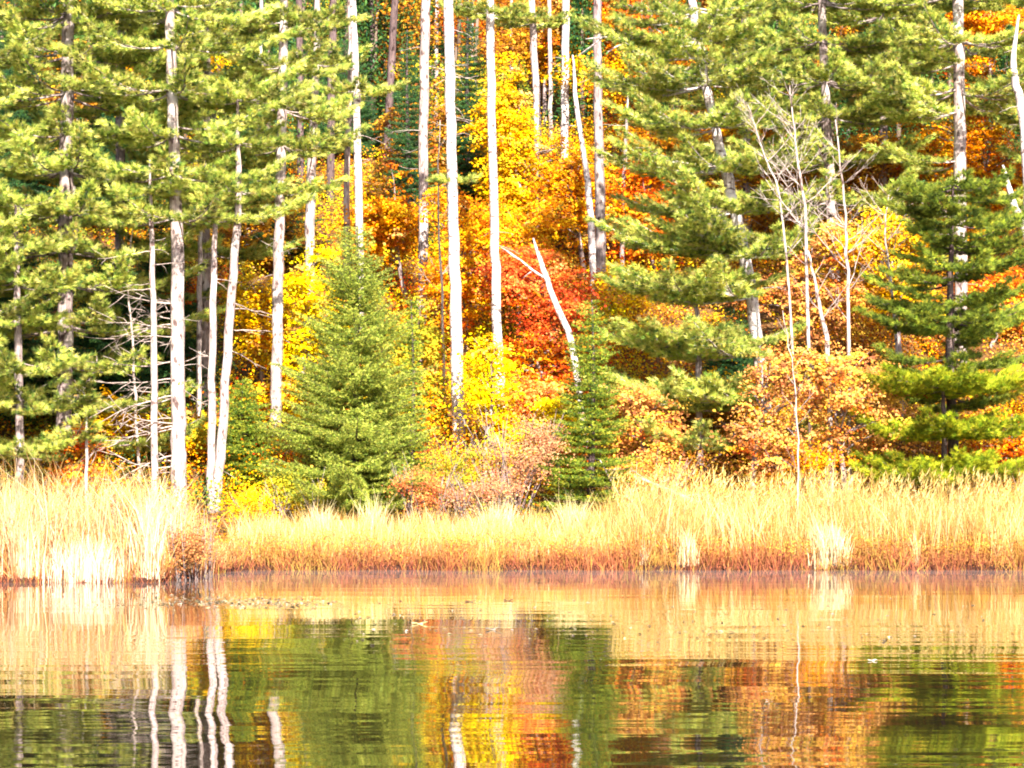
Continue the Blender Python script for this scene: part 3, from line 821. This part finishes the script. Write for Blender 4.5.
conifer('fir_tree', 'fir', 'dark fir added to make a dark gap behind the tops of the two central white pines', 468, -5, 92, 44, 77, DRK, dens=0.7, nbm=1.3)  # second fir added as a dark gap among the orange crowns
conifer('fir_tree', 'fir', 'faint green fir high between the straight white pine and the pair', 520, 60, 98, 32, 70, GRN, dens=0.7)
conifer('fir_tree', 'fir', 'green fir top seen beside the crooked birch', 632, 150, 92, 34, 71, GRN, dens=0.7)
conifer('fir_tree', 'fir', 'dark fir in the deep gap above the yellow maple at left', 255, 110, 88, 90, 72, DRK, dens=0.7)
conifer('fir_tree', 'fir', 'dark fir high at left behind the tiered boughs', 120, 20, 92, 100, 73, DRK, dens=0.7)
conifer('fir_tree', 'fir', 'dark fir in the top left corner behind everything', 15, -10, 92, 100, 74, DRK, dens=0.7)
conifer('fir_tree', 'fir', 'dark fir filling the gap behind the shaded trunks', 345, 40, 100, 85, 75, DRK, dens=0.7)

# ---- broadleaf trees: (label, px, py, rx, ry, D, palette, dens)
YEL = [(0.70, 0.55, 0.015), (0.66, 0.46, 0.015), (0.72, 0.60, 0.04)]
GOLD = [(0.72, 0.48, 0.03), (0.66, 0.34, 0.025), (0.74, 0.58, 0.06), (0.42, 0.17, 0.02)]
ORA = [(0.68, 0.30, 0.025), (0.62, 0.19, 0.02), (0.70, 0.46, 0.05), (0.40, 0.11, 0.02)]
RED = [(0.70, 0.22, 0.035), (0.64, 0.12, 0.035), (0.72, 0.38, 0.06), (0.40, 0.05, 0.025)]
TAN = [(0.64, 0.36, 0.12), (0.58, 0.26, 0.07), (0.28, 0.10, 0.05), (0.68, 0.46, 0.08), (0.50, 0.20, 0.09)]
BRN = [(0.30, 0.12, 0.025), (0.44, 0.20, 0.03), (0.16, 0.055, 0.02), (0.50, 0.30, 0.05)]
OLV = [(0.30, 0.30, 0.03), (0.44, 0.38, 0.04), (0.17, 0.20, 0.025), (0.55, 0.36, 0.05)]
MP = 'maple'
TBL = [
 ('vivid yellow maple glowing between the pale trunk and the spruce tip', 306, 300, 34, 46, 74, YEL, 1.1),
 ('golden maple behind the foot of the mottled grey trunk', 262, 330, 34, 66, 75, GOLD, 1.1),
 ('orange and yellow leaved sapling around the base of the mottled grey trunk', 292, 400, 30, 50, 73, GOLD, 1.0),
 ('bright lemon yellow sapling right at the foot of the brightest trunk', 492, 405, 21, 54, 70, YEL, 1.1),
 ('red maple in the centre behind the leaning dead stem', 550, 312, 60, 66, 76, [(0.68, 0.17, 0.06), (0.72, 0.30, 0.09), (0.64, 0.10, 0.05), (0.42, 0.05, 0.03)], 0.95),
 ('orange-red maple low behind the straight white trunk foot', 535, 355, 54, 48, 75.5, RED, 1.1),
 ('coral red sapling right of the lemon yellow one, above the twiggy shrub', 530, 405, 26, 34, 71.5, [(0.70, 0.24, 0.08), (0.66, 0.14, 0.05), (0.72, 0.42, 0.12)], 0.9),
 ('small yellow sapling left of the narrow fir', 556, 408, 16, 16, 70, YEL, 1.0),
 ('tall yellow and orange maple between the straight white trunk and the faded one', 515, 165, 46, 75, 88, GOLD, 1.1),
 ('yellow maple in front of the faded trunk', 572, 200, 44, 52, 86, ORA, 1.1),
 ('orange maple low under the yellow one, above the red maple', 520, 255, 50, 40, 80, ORA, 1.1),
 ('rusty brown maple in the gap between the dark trunk and the two white pines', 415, 155, 44, 46, 92, BRN, 0.8),
 ('orange maple behind the pinkish white trunk', 395, 225, 44, 50, 83, ORA, 1.1),
 ('gold and orange maple between the two central white pines', 462, 260, 52, 62, 78, ORA, 1.1),
 ('olive and gold sapling right of the spruce', 420, 350, 34, 66, 73.5, OLV, 1.1),
 ('orange-gold maple high behind the brightest trunk', 480, 110, 32, 50, 98, GOLD, 1.0),
 ('brownish orange maple at the top centre', 545, 40, 60, 50, 104, BRN, 1.0),
 ('orange maple at the top behind the mottled greyish trunk', 620, 40, 50, 60, 104, ORA, 1.0),
 ('red-brown maple in shade right of the mottled greyish trunk', 645, 215, 40, 60, 86, RED, 1.0),
 ('orange and gold maple under the lowest bough of the leaning pine', 690, 395, 55, 40, 74, GOLD, 1.1),
 ('tan-orange sapling between the narrow fir and the leaning pine', 640, 425, 34, 44, 69, TAN, 1.1),
 ('brown-orange bush above the fallen branches', 715, 440, 50, 30, 72, BRN, 1.0),
 ('pinkish tan maple beneath the bare saplings', 762, 405, 36, 60, 67.4, TAN, 0.7),
 ('tan and orange oak with pale stems in front at right', 836, 415, 44, 78, 67.0, TAN, 0.85),
 ('rusty oak above the tan one, behind the pale stems', 812, 285, 60, 56, 76, TAN, 1.1),
 ('golden maple left of the large hemlock', 892, 270, 42, 52, 75, GOLD, 1.1),
 ('red-brown maple in shadow above the golden one', 880, 180, 55, 40, 86, BRN, 1.1),
 ('orange and yellow maple behind the thick grey upper right trunk', 985, 170, 60, 75, 84, ORA, 1.15),
 ('dark red maple right of the large hemlock', 1005, 300, 40, 60, 80, RED, 1.0),
 ('bright scarlet sapling low at the right edge by the yellow-green hemlock skirt', 1012, 440, 36, 46, 69, RED, 1.1),
 ('russet maple peeking through the boughs of the leaning pine', 700, 135, 55, 40, 90, ORA, 1.0),
 ('brown maple behind the upper boughs at right', 860, 80, 70, 50, 98, BRN, 1.0),
 ('orange maple in the top right corner', 990, 30, 60, 50, 98, ORA, 1.0),
 ('muted orange maple behind the dead branches of the stout trunk', 135, 330, 50, 55, 79, ORA, 0.9),
 ('red-orange maple glimpsed between the slender pole and the forked pair', 190, 290, 40, 50, 82, RED, 0.9),
 ('yellow-gold sapling left of the thin pole above the reeds', 115, 425, 50, 36, 71, GOLD, 0.9),
 ('dark red bush above the reeds by the thick grey trunk', 82, 462, 30, 30, 68, RED, 0.9),
 ('reddish maple patch showing through boughs at upper left', 70, 60, 50, 40, 90, BRN, 0.9),
 ('yellow-green sapling between the forked pair and the mottled trunk', 235, 440, 34, 44, 70.5, OLV, 1.0),
 ('yellow maple low right of the stout trunk', 195, 430, 24, 50, 71.5, GOLD, 0.9),
 ('brown maple in shade behind the mottled trunk and dark firs', 240, 230, 50, 60, 86, BRN, 0.8),
 ('gold maple above the red one beside the crooked birch', 610, 290, 40, 44, 82, GOLD, 1.0),
 ('russet maple behind the bare saplings', 770, 200, 55, 60, 88, BRN, 1.0),
 ('rust-coloured maple at the top behind the leaning pine', 740, 30, 60, 50, 104, BRN, 1.0),
]
for k, (lb, px, py, rx, ry, D_, pal, dn) in enumerate(TBL):
    nm_, ct = ('oak_tree', 'oak') if ' oak ' in lb else (('sapling', 'sapling') if 'sapling' in lb else (('bush', 'bush') if ' bush ' in lb else ('maple_tree', MP)))
    broadleaf(nm_, ct, lb, px, py, rx, ry, D_, pal, 200 + k, dens=dn, leaf=0.085 if D_ < 80 else 0.10)

# ---- bank shrubs
PINK = [(0.46, 0.22, 0.12), (0.40, 0.16, 0.09), (0.52, 0.32, 0.16)]
SH = [
 ('twiggy pinkish tan shrub in the centre just above the grass', 520, 455, 52, 44, 66.8, PINK, 1.3, 26),
 ('crimson tinted shrub at the foot of the spruce, right side', 424, 488, 34, 22, 65.6, [(0.5, 0.14, 0.07), (0.42, 0.1, 0.05), (0.5, 0.3, 0.1)], 1.2, 14),
 ('olive shrub below the brightest white trunk', 452, 462, 32, 24, 67.3, OLV, 1.2, 10),
 ('olive-yellow shrub in front of the spruce foot, left side', 300, 495, 52, 22, 65.8, OLV, 1.3, 14),
 ('low orange-yellow shrub right of the forked pair', 258, 505, 34, 16, 65, GOLD, 1.2, 10),
 ('reddish shrub behind the grass right of the crimson one', 478, 492, 34, 18, 65.5, PINK, 1.2, 14),
 ('reddish brown shrub hanging over the water at the end of the near reeds', 186, 545, 26, 34, 53.6, [(0.34, 0.13, 0.06), (0.26, 0.09, 0.05), (0.44, 0.24, 0.1)], 1.3, 22),
 ('rusty shrub in the near reeds left of the thin pole', 124, 512, 24, 30, 54.4, [(0.40, 0.17, 0.07), (0.48, 0.26, 0.1)], 0.8, 14),
 ('tan shrub behind the grass under the fallen branches', 660, 470, 40, 16, 67, TAN, 1.0, 10),
 ('orange shrub below the pale oak stems', 800, 465, 44, 24, 67, ORA, 1.0, 10),
]
for k, (lb, px, py, rx, ry, D_, pal, dn, tw) in enumerate(SH):
    broadleaf('shrub', 'shrub', lb, px, py, rx, ry, D_, pal, 300 + k, dens=dn, leaf=0.05, trunk=False, twiggy=tw, layered=0.2)

# ---- bare saplings and dead wood
bare_tree('bare_sapling', 'tallest leafless sapling with pale stem and fine twigs in front of the leaning pine',
    [(812, 330), (806, 240), (796, 150), (790, 85)], 67.2, 400, 5, 26, 2.4)
bare_tree('bare_sapling', 'leafless sapling close right of the tallest bare one',
    [(851, 400), (848, 300), (845, 210), (836, 120)], 67.6, 401, 5.5, 22, 2.2)
bare_tree('bare_sapling', 'leafless sapling leaning left in front of the layered boughs',
    [(802, 330), (784, 230), (762, 150), (748, 105)], 67.4, 402, 3.5, 20, 2.0)
bare_tree('bare_sapling', 'short pale double topped stem in the middle of the tan oak',
    [(832, 440), (828, 360), (818, 300), (808, 250)], 67, 403, 8, 9, 1.4)
bare_tree('bare_sapling', 'thin white sapling standing out of the golden grass at right',
    [(799, 560), (798, 460), (794, 380), (782, 310)], 62.5, 404, 2.5, 9, 1.0)
bare_tree('bare_sapling', 'grey bare sapling low beside the thick grey trunk at left',
    [(87, 470), (86, 420), (84, 385)], 67, 405, 5, 8, 1.2)
bare_tree('bare_sapling', 'curved leafless sapling left of the thin pole',
    [(140, 460), (134, 360), (128, 290), (133, 215)], 69, 406, 4, 9, 1.3)
bare_tree('bare_sapling', 'thin twiggy stem beside the brightest trunk at its left',
    [(444, 400), (442, 300), (438, 200), (440, 120)], 74, 407, 4, 12, 1.1)
bare_tree('bare_sapling', 'leafless sapling between the golden maple and the large hemlock',
    [(905, 400), (893, 300), (885, 230), (890, 190)], 72, 408, 4, 12, 2.0)
# fallen wood
def fallen(label, p0, p1, D0, D1, rad, seed, nb=6):
    r = rng_of(seed); a = W(*p0, D0); b = W(*p1, D1)
    a[2] = gz(a[0], a[1]) + rad * 0.5
    root = tag(empty('fallen_log', a), label, 'fallen tree')
    mb = MB(); P = curve([a, (a + b) / 2 + r.normal(size=3) * 0.06, b], 10)
    tube(mb, P, rad * np.linspace(1, 0.35, 10), 8); mb.build('trunk', BARK_DEAD, root, a, smooth=True)
    for _ in range(nb):
        i = int(r.integers(2, 9)); add_dead_branch(root, a, P[i], r.uniform(0, 6.28), r.uniform(0.4, 1.1), r, r.uniform(0, 0.7), BARK_DEAD, 0.018, 3)
fallen('bleached fallen tree with upturned branches on the bank below the leaning pine', (735, 470), (640, 478), 67.6, 66.2, 0.09, 420, 9)
fallen('pale fallen pole leaning into the grass at the foot of the stout trunk', (205, 520), (160, 486), 66, 65.5, 0.05, 421, 3)
fallen('thin fallen stem slanting above the other fallen wood', (700, 430), (755, 395), 70, 70, 0.05, 422, 5)
fallen('low dead limb lying across the shrubs right of the narrow fir', (655, 475), (600, 460), 67, 66.8, 0.04, 423, 5)

# ================================================================== far wood (one mass)
r = rng_of(900); mbw = MB(); mbl = MB()
for k in range(230):
    y = r.uniform(93, 134); x = r.uniform(-0.26, 0.26) * y
    g = gz(x, y); left = x / y < -0.04 + 0.03 * r.normal() or x / y > 0.07 + 0.03 * r.normal()
    H = r.uniform(5, 10)
    tube(mbl, [[x, y, g - .1], [x + r.normal() * .2, y, g + H]], [0.13, 0.03], 6, col=(0.2, 0.15, 0.12))
    if left and r.random() < 0.75:
        n = 3200; t = r.random(n) ** 0.8; a = r.uniform(0, 6.28, n); rad = (1 - t) ** 0.8 * H * 0.28 * np.sqrt(r.random(n)) + 0.05
        C = np.stack([x + np.cos(a) * rad, y + np.sin(a) * rad, g + 0.3 + t * H - rad * 0.2], 1)
        leaves(mbl, C, runit(r, n) + np.array([0, 0, 0.8]), r.uniform(0.12, 0.3, n), r, mixcol(r, n, DRK + [(0.08, 0.14, 0.03)], 0.3), 0.35)
    else:
        pal = [ORA, BRN, GOLD, BRN, OLV, RED][r.integers(0, 6)]
        c = np.array([x, y, g + H * 0.6]); bl = [c + runit(r, 1)[0] * np.array([1.5, 1.2, H * .32]) for _ in range(8)]
        cc, u = clusters(r, bl, [np.array([1.1, 1.0, .8])] * 8, 110)
        K = 22
        C = (cc[:, None] + r.normal(size=(110, K, 3)) * np.array([.3, .3, .12])).reshape(-1, 3)
        leaves(mbl, C, np.array([0, -.2, .7]) + r.normal(size=C.shape) * .5, r.uniform(0.09, 0.17, len(C)), r, mixcol(r, len(C), pal, 0.25), 0.85)
tag(mbl.build('woods', M_LEAF), 'distant mixed wood covering the upper slope', 'woods', kind='stuff')

# leaf litter and seedlings that clothe the slope
r = rng_of(901); mb = MB()
n = 60000
y = 65.5 + 45 * r.random(n) ** 1.2; x = r.uniform(-0.235, 0.235, n) * y
g = ground(x, y)
leaves(mb, np.stack([x, y, g + 0.02 + 0.05 * r.random(n)], 1), np.array([0, -.3, 1]) + r.normal(size=(n, 3)) * .45, r.uniform(0.06, 0.13, n), r, mixcol(r, n, ORA + BRN + GOLD, 0.25), 0.85)
tag(mb.build('fallen_leaves', M_LEAF), 'fallen autumn leaves covering the slope', 'fallen leaves', kind='stuff')
r = rng_of(902); mb = MB()
for k in range(1300):
    y = 67 + 36 * r.random(); x = r.uniform(-0.23, 0.23) * y; px = x / y * F + 512
    if px < 240: pal = [DRK, OLV, GRN, ORA][r.integers(0, 4)]
    elif px < 640: pal = [ORA, GOLD, RED, OLV, YEL][r.integers(0, 5)]
    else: pal = [TAN, ORA, BRN, GOLD][r.integers(0, 4)]
    K = 300; hh = r.uniform(0.3, 0.8); c = np.array([x, y, gz(x, y) + hh]); s = r.uniform(0.3, 0.7)
    C = c + r.normal(size=(K, 3)) * np.array([s, s, hh * 0.5])
    leaves(mb, C, np.array([0, -.3, .7]) + r.normal(size=(K, 3)) * .5, r.uniform(0.05, 0.10, K), r, mixcol(r, K, pal, 0.2), 0.8)
tag(mb.build('undergrowth', M_LEAF), 'mixed knee-high undergrowth between the tree feet', 'undergrowth', kind='stuff')

# ================================================================== reeds and bank
def area(n, x0, x1, d0, d1, r, pw=1.0):
    x = r.uniform(x0, x1, n); y = shore(x) + d0 + (d1 - d0) * r.random(n) ** pw
    return x, y
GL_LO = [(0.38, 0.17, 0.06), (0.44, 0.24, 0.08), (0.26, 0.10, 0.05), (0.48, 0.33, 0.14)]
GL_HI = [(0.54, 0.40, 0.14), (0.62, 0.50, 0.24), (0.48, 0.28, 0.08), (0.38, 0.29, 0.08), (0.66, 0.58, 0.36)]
# golden reeds of the far bank
r = rng_of(500); mb = MB()
n = 21000; x, y = area(n, 1.6, 17, 0.35, 6.2, r)
pt = vnoise_a(x * 0.9, y * 0.8, 1.5); pt2 = vnoise_a(x * 2.9, y * 1.7, 4)
ht = (1.45 + 0.35 * pt + 0.2 * pt2 + 0.34 * r.normal(size=n)) * np.clip(0.55 + (x - 1.6) * 0.3, 0.5, 1) * np.clip(0.75 + (y - 60) * 0.15, 0.5, 1)
GL_D = [(0.42, 0.20, 0.05), (0.32, 0.15, 0.04), (0.36, 0.26, 0.06)]
hi = np.where((pt2 + 0.5 * r.normal(size=n) > 0.35)[:, None], mixcol(r, n, GL_D, .14), mixcol(r, n, GL_HI, .14))
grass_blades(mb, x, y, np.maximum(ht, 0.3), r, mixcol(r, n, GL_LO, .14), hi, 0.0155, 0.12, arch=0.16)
n = 1000; x, y = area(n, 2.5, 17, 1.0, 6.0, r); g = ground(x, y); h = r.uniform(1.4, 2.1, n)
for q in range(5):
    C = np.stack([x + r.normal(size=n) * .02, y, g + h - 0.05 * q], 1)
    blades(mb, C, np.array([0.25, 0, 0.9]) + r.normal(size=(n, 3)) * .35, r.uniform(0.10, 0.2, n), 0.022, r, mixcol(r, n, [(0.54, .38, .13), (0.62, .48, .22), (0.44, .28, .09)], .1))
tag(mb.build('reeds', M_STRAW), 'tall golden reeds and grass along the far bank at right', 'reeds', kind='stuff')
# shorter middle grass
r = rng_of(501); mb = MB()
n = 15000; x, y = area(n, -7.6, 2.4, 0.3, 5.8, r)
ht = (0.85 + 0.3 * vnoise_a(x * 1.7, y * 0.9, 3) + 0.18 * r.normal(size=n)) * np.clip(0.5 + (y - 60) * 0.25, 0.5, 1)
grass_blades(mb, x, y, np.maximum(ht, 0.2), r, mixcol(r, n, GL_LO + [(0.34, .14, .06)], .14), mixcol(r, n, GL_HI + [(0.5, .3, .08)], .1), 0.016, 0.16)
tag(mb.build('bank_grass', M_STRAW), 'shorter straw-coloured grass in the middle of the far bank', 'grass', kind='stuff')
# near reeds on the left spur
r = rng_of(502); mb = MB()
n = 5200; x = -7.0 - 6.5 * r.random(n) ** 0.9; y = shore(x) + 0.05 + 7.5 * r.random(n) ** 1.35
ht = (2.0 + 0.3 * vnoise_a(x * 1.3, y * 0.8, 5) + 0.45 * r.normal(size=n)) * (1 - 0.045 * (y - shore(x))); ht *= np.clip(0.5 + (-6.9 - x) * 0.9, 0.4, 1)
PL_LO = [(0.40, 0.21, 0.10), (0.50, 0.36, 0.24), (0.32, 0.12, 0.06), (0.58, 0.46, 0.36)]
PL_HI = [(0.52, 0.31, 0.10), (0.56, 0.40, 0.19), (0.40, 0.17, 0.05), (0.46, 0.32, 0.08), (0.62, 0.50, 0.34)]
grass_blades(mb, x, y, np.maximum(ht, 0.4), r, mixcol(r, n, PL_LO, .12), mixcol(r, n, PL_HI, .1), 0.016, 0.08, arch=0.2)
n = 4200; x = -7.0 - 6.5 * r.random(n); y = shore(x) + 0.1 + 7 * r.random(n) ** 1.3
grass_blades(mb, x, y, r.uniform(0.5, 1.3, n), r, mixcol(r, n, [(0.36, .15, .07), (0.5, .3, .12)], .14), mixcol(r, n, [(0.5, .22, .08), (0.56, .38, .14)], .1), 0.02, 0.35)
tag(mb.build('reeds', M_STRAW), 'pale cattail reeds on the near spur at left', 'reeds', kind='stuff')
# reddish sweet gale and sedge fringe at the waterline
r = rng_of(503); mb = MB()
n = 19000; x, y = area(n, -13.5, 17, -0.3, 1.5, r, 1.3)
hh = (0.55 + 0.34 * vnoise_a(x * 1.4, y, 7) + 0.10 * r.normal(size=n)) * (0.75 + 0.35 * np.clip(y - shore(x), 0, 1))
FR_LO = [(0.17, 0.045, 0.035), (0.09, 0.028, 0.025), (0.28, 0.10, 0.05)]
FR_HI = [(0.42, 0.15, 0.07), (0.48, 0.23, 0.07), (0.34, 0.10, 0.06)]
grass_blades(mb, x, y, np.maximum(hh, 0.10) * np.where(x < -7.3, 0.75, 1.0), r, mixcol(r, n, FR_LO, .15), np.where((vnoise_a(x * 1.1, y, 9) + 0.4 * r.normal(size=n) > 0.40)[:, None], mixcol(r, n, [(0.56, 0.36, 0.08), (0.46, 0.34, 0.07)], .12), mixcol(r, n, FR_HI, .12)), 0.016, 0.35)
nc = 1700; cx, cy = area(nc, -7.2, 17, -0.1, 1.7, r); K = 26
cz = ground(cx, cy) + r.uniform(0.1, 1.05, nc) * (0.62 + 0.2 * vnoise_a(cx * 1.9, cy, 7))
C = np.stack([cx, cy, cz], 1)[:, None] + r.normal(size=(nc, K, 3)) * np.array([.13, .13, .07])
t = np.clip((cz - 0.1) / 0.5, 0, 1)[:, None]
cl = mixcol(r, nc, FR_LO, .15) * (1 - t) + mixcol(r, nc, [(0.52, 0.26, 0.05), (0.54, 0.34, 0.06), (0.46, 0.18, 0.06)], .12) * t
leaves(mb, C.reshape(-1, 3), np.array([0, -.4, .5]) + r.normal(size=(nc * K, 3)) * .6, r.uniform(0.03, 0.06, nc * K), r, np.repeat(cl, K, 0), 0.5)
tag(mb.build('sedge_fringe', M_STRAW), 'low russet sedge and sweet gale along the waterline', 'sedge', kind='stuff')

# distinct clumps, each a thing of its own
def clump(name, label, px, D, wpx, hgt, n, lo, hi, seed, lean=0.1, width=0.018, group=None, dep=0.35):
    r = rng_of(seed); xc = (px - 512) / F * D; w = wpx / F * D
    x = xc + r.normal(size=n) * w * 0.45; y = D + np.abs(r.normal(size=n)) * dep
    y = np.maximum(y, shore(x) + 0.02 if D > 52.6 else y)
    mb = MB(); h = hgt * (1 + 0.16 * r.normal(size=n)) * np.exp(-((x - xc) / (w * 1.5)) ** 2)
    grass_blades(mb, x, y, np.maximum(h, 0.15), r, mixcol(r, n, lo, .08), mixcol(r, n, hi, .08), width, lean)
    o = (xc, D, gz(xc, D + 0.1))
    return tag(mb.build(name, M_STRAW, None, o), label, 'reed clump', group)
WH = [(0.56, 0.47, 0.35), (0.62, 0.54, 0.42), (0.44, 0.30, 0.18)]
clump('reed_clump', 'broad whitish reed clump at the waterline at right', 831, 60.1, 20, 1.0, 330, WH, [(0.66, .55, .32)], 510, 0.10)
clump('reed_clump', 'narrow whitish reed clump at the waterline right of centre', 688, 60.1, 10, 0.85, 170, WH, [(0.66, .50, .26)], 511, 0.05)
clump('reed_clump', 'small pale reed wisp at the waterline left of the narrow whitish clump', 645, 60.1, 5, 0.5, 50, WH, WH, 512, 0.06)
clump('reed_clump', 'small pale reed clump right of the broad whitish one', 915, 60.2, 9, 0.7, 90, WH, [(0.66, .50, .26)], 513, 0.07)
clump('reed_clump', 'pale grass tuft fanning up before the spruce', 372, 64, 16, 1.35, 200, GL_LO, [(0.70, .62, .34)], 514, 0.12)
clump('reed_clump', 'pale grass tuft in front of the pinkish central shrub', 497, 64, 22, 1.3, 260, GL_LO, [(0.70, .62, .34)], 515, 0.12)
clump('reed_clump', 'pale grass tuft right of the forked pair', 318, 63.5, 16, 1.2, 200, GL_LO, [(0.68, .58, .32)], 516, 0.12)
clump('reed_clump', 'pale grass tuft at the left end of the tall golden reeds', 575, 64, 24, 1.35, 300, GL_LO, [(0.70, .60, .32)], 517, 0.12)
clump('reed_clump', 'dense white bleached reed base at the near waterline at left', 84, 52.38, 46, 0.80, 800, [(0.56, .47, .38), (0.62, .54, .45), (0.42, .26, .16)], [(0.68, .56, .40)], 518, 0.08)
clump('reed_clump', 'white reed stalks at the near waterline left of the hanging shrub', 146, 52.4, 16, 1.9, 150, WH, [(0.68, .54, .32)], 519, 0.05)
clump('reed_clump', 'white reed stalks by the left edge of the near waterline', 22, 52.4, 18, 1.2, 200, WH, [(0.68, .54, .32)], 520, 0.07)

# ================================================================== on the water
def floating_leaf(label, px, py, size, col, seed, cat='floating leaf'):
    D = F * CH / (py - HZ); x = (px - 512) / F * D
    r = rng_of(seed); n = 18; a = np.linspace(0, 2 * math.pi, n, endpoint=False)
    rr = size / 2 * (0.75 + 0.25 * np.cos(5 * a)) * (1 + .06 * r.normal(size=n))
    top = np.stack([np.cos(a) * rr, np.sin(a) * rr, 0.012 + 0.10 * size * np.cos(a) ** 2 + 0.03 * size * r.normal(size=n)], 1)
    bot = top * np.array([1, 1, 1]) - np.array([0, 0, 0.006])
    V = np.concatenate([top, bot, [[0, 0, .012]], [[0, 0, .004]]])
    j = np.arange(n); jk = (j + 1) % n
    f3 = np.concatenate([np.stack([j, jk, np.full(n, 2 * n)], 1), np.stack([jk + n, j + n, np.full(n, 2 * n + 1)], 1)])
    f4 = np.stack([j, j + n, jk + n, jk], 1)
    mb = MB(); mb.add(V, f3, f4, col)
    o = mb.build('floating_leaf', M_LEAF); o.location = (x, D, -0.002)
    return tag(o, label, cat)
floating_leaf('pale yellow leaf curled on the water left of centre', 419, 624, 0.26, (0.6, 0.5, 0.25), 1)
floating_leaf('dull grey leaf flat on the water near the centre', 492, 630, 0.24, (0.3, 0.25, 0.2), 2)
floating_leaf('small whitish leaf drifting on the water at right', 872, 661, 0.12, (0.62, 0.55, 0.45), 3)
floating_leaf('brown leaf on the water nearest the centre bank', 470, 602, 0.22, (0.16, 0.10, 0.06), 4)
floating_leaf('brown leaf on the water just right of the centre one by the bank', 508, 601, 0.2, (0.14, 0.09, 0.06), 5)
r = rng_of(700); mb = MB(); n = 900
px = np.where(r.random(n) < .75, r.normal(230, 55, n), r.uniform(300, 1000, n)); py = 602 + r.normal(size=n) * 3.0 + np.where(px > 340, r.uniform(0, 40, n), 0)
D = F * CH / (py - HZ); x = (px - 512) / F * D
leaves(mb, np.stack([x, D, np.full(n, 0.008)], 1), np.array([0, 0, 1]) + r.normal(size=(n, 3)) * .15, r.uniform(0.03, 0.09, n), r, mixcol(r, n, [(0.4, .34, .2), (0.2, .16, .1), (0.5, .4, .3)], .2), 0.7)
tag(mb.build('floating_weeds', M_LEAF), 'bits of weed and leaf floating on the pond', 'pond weed', kind='stuff')
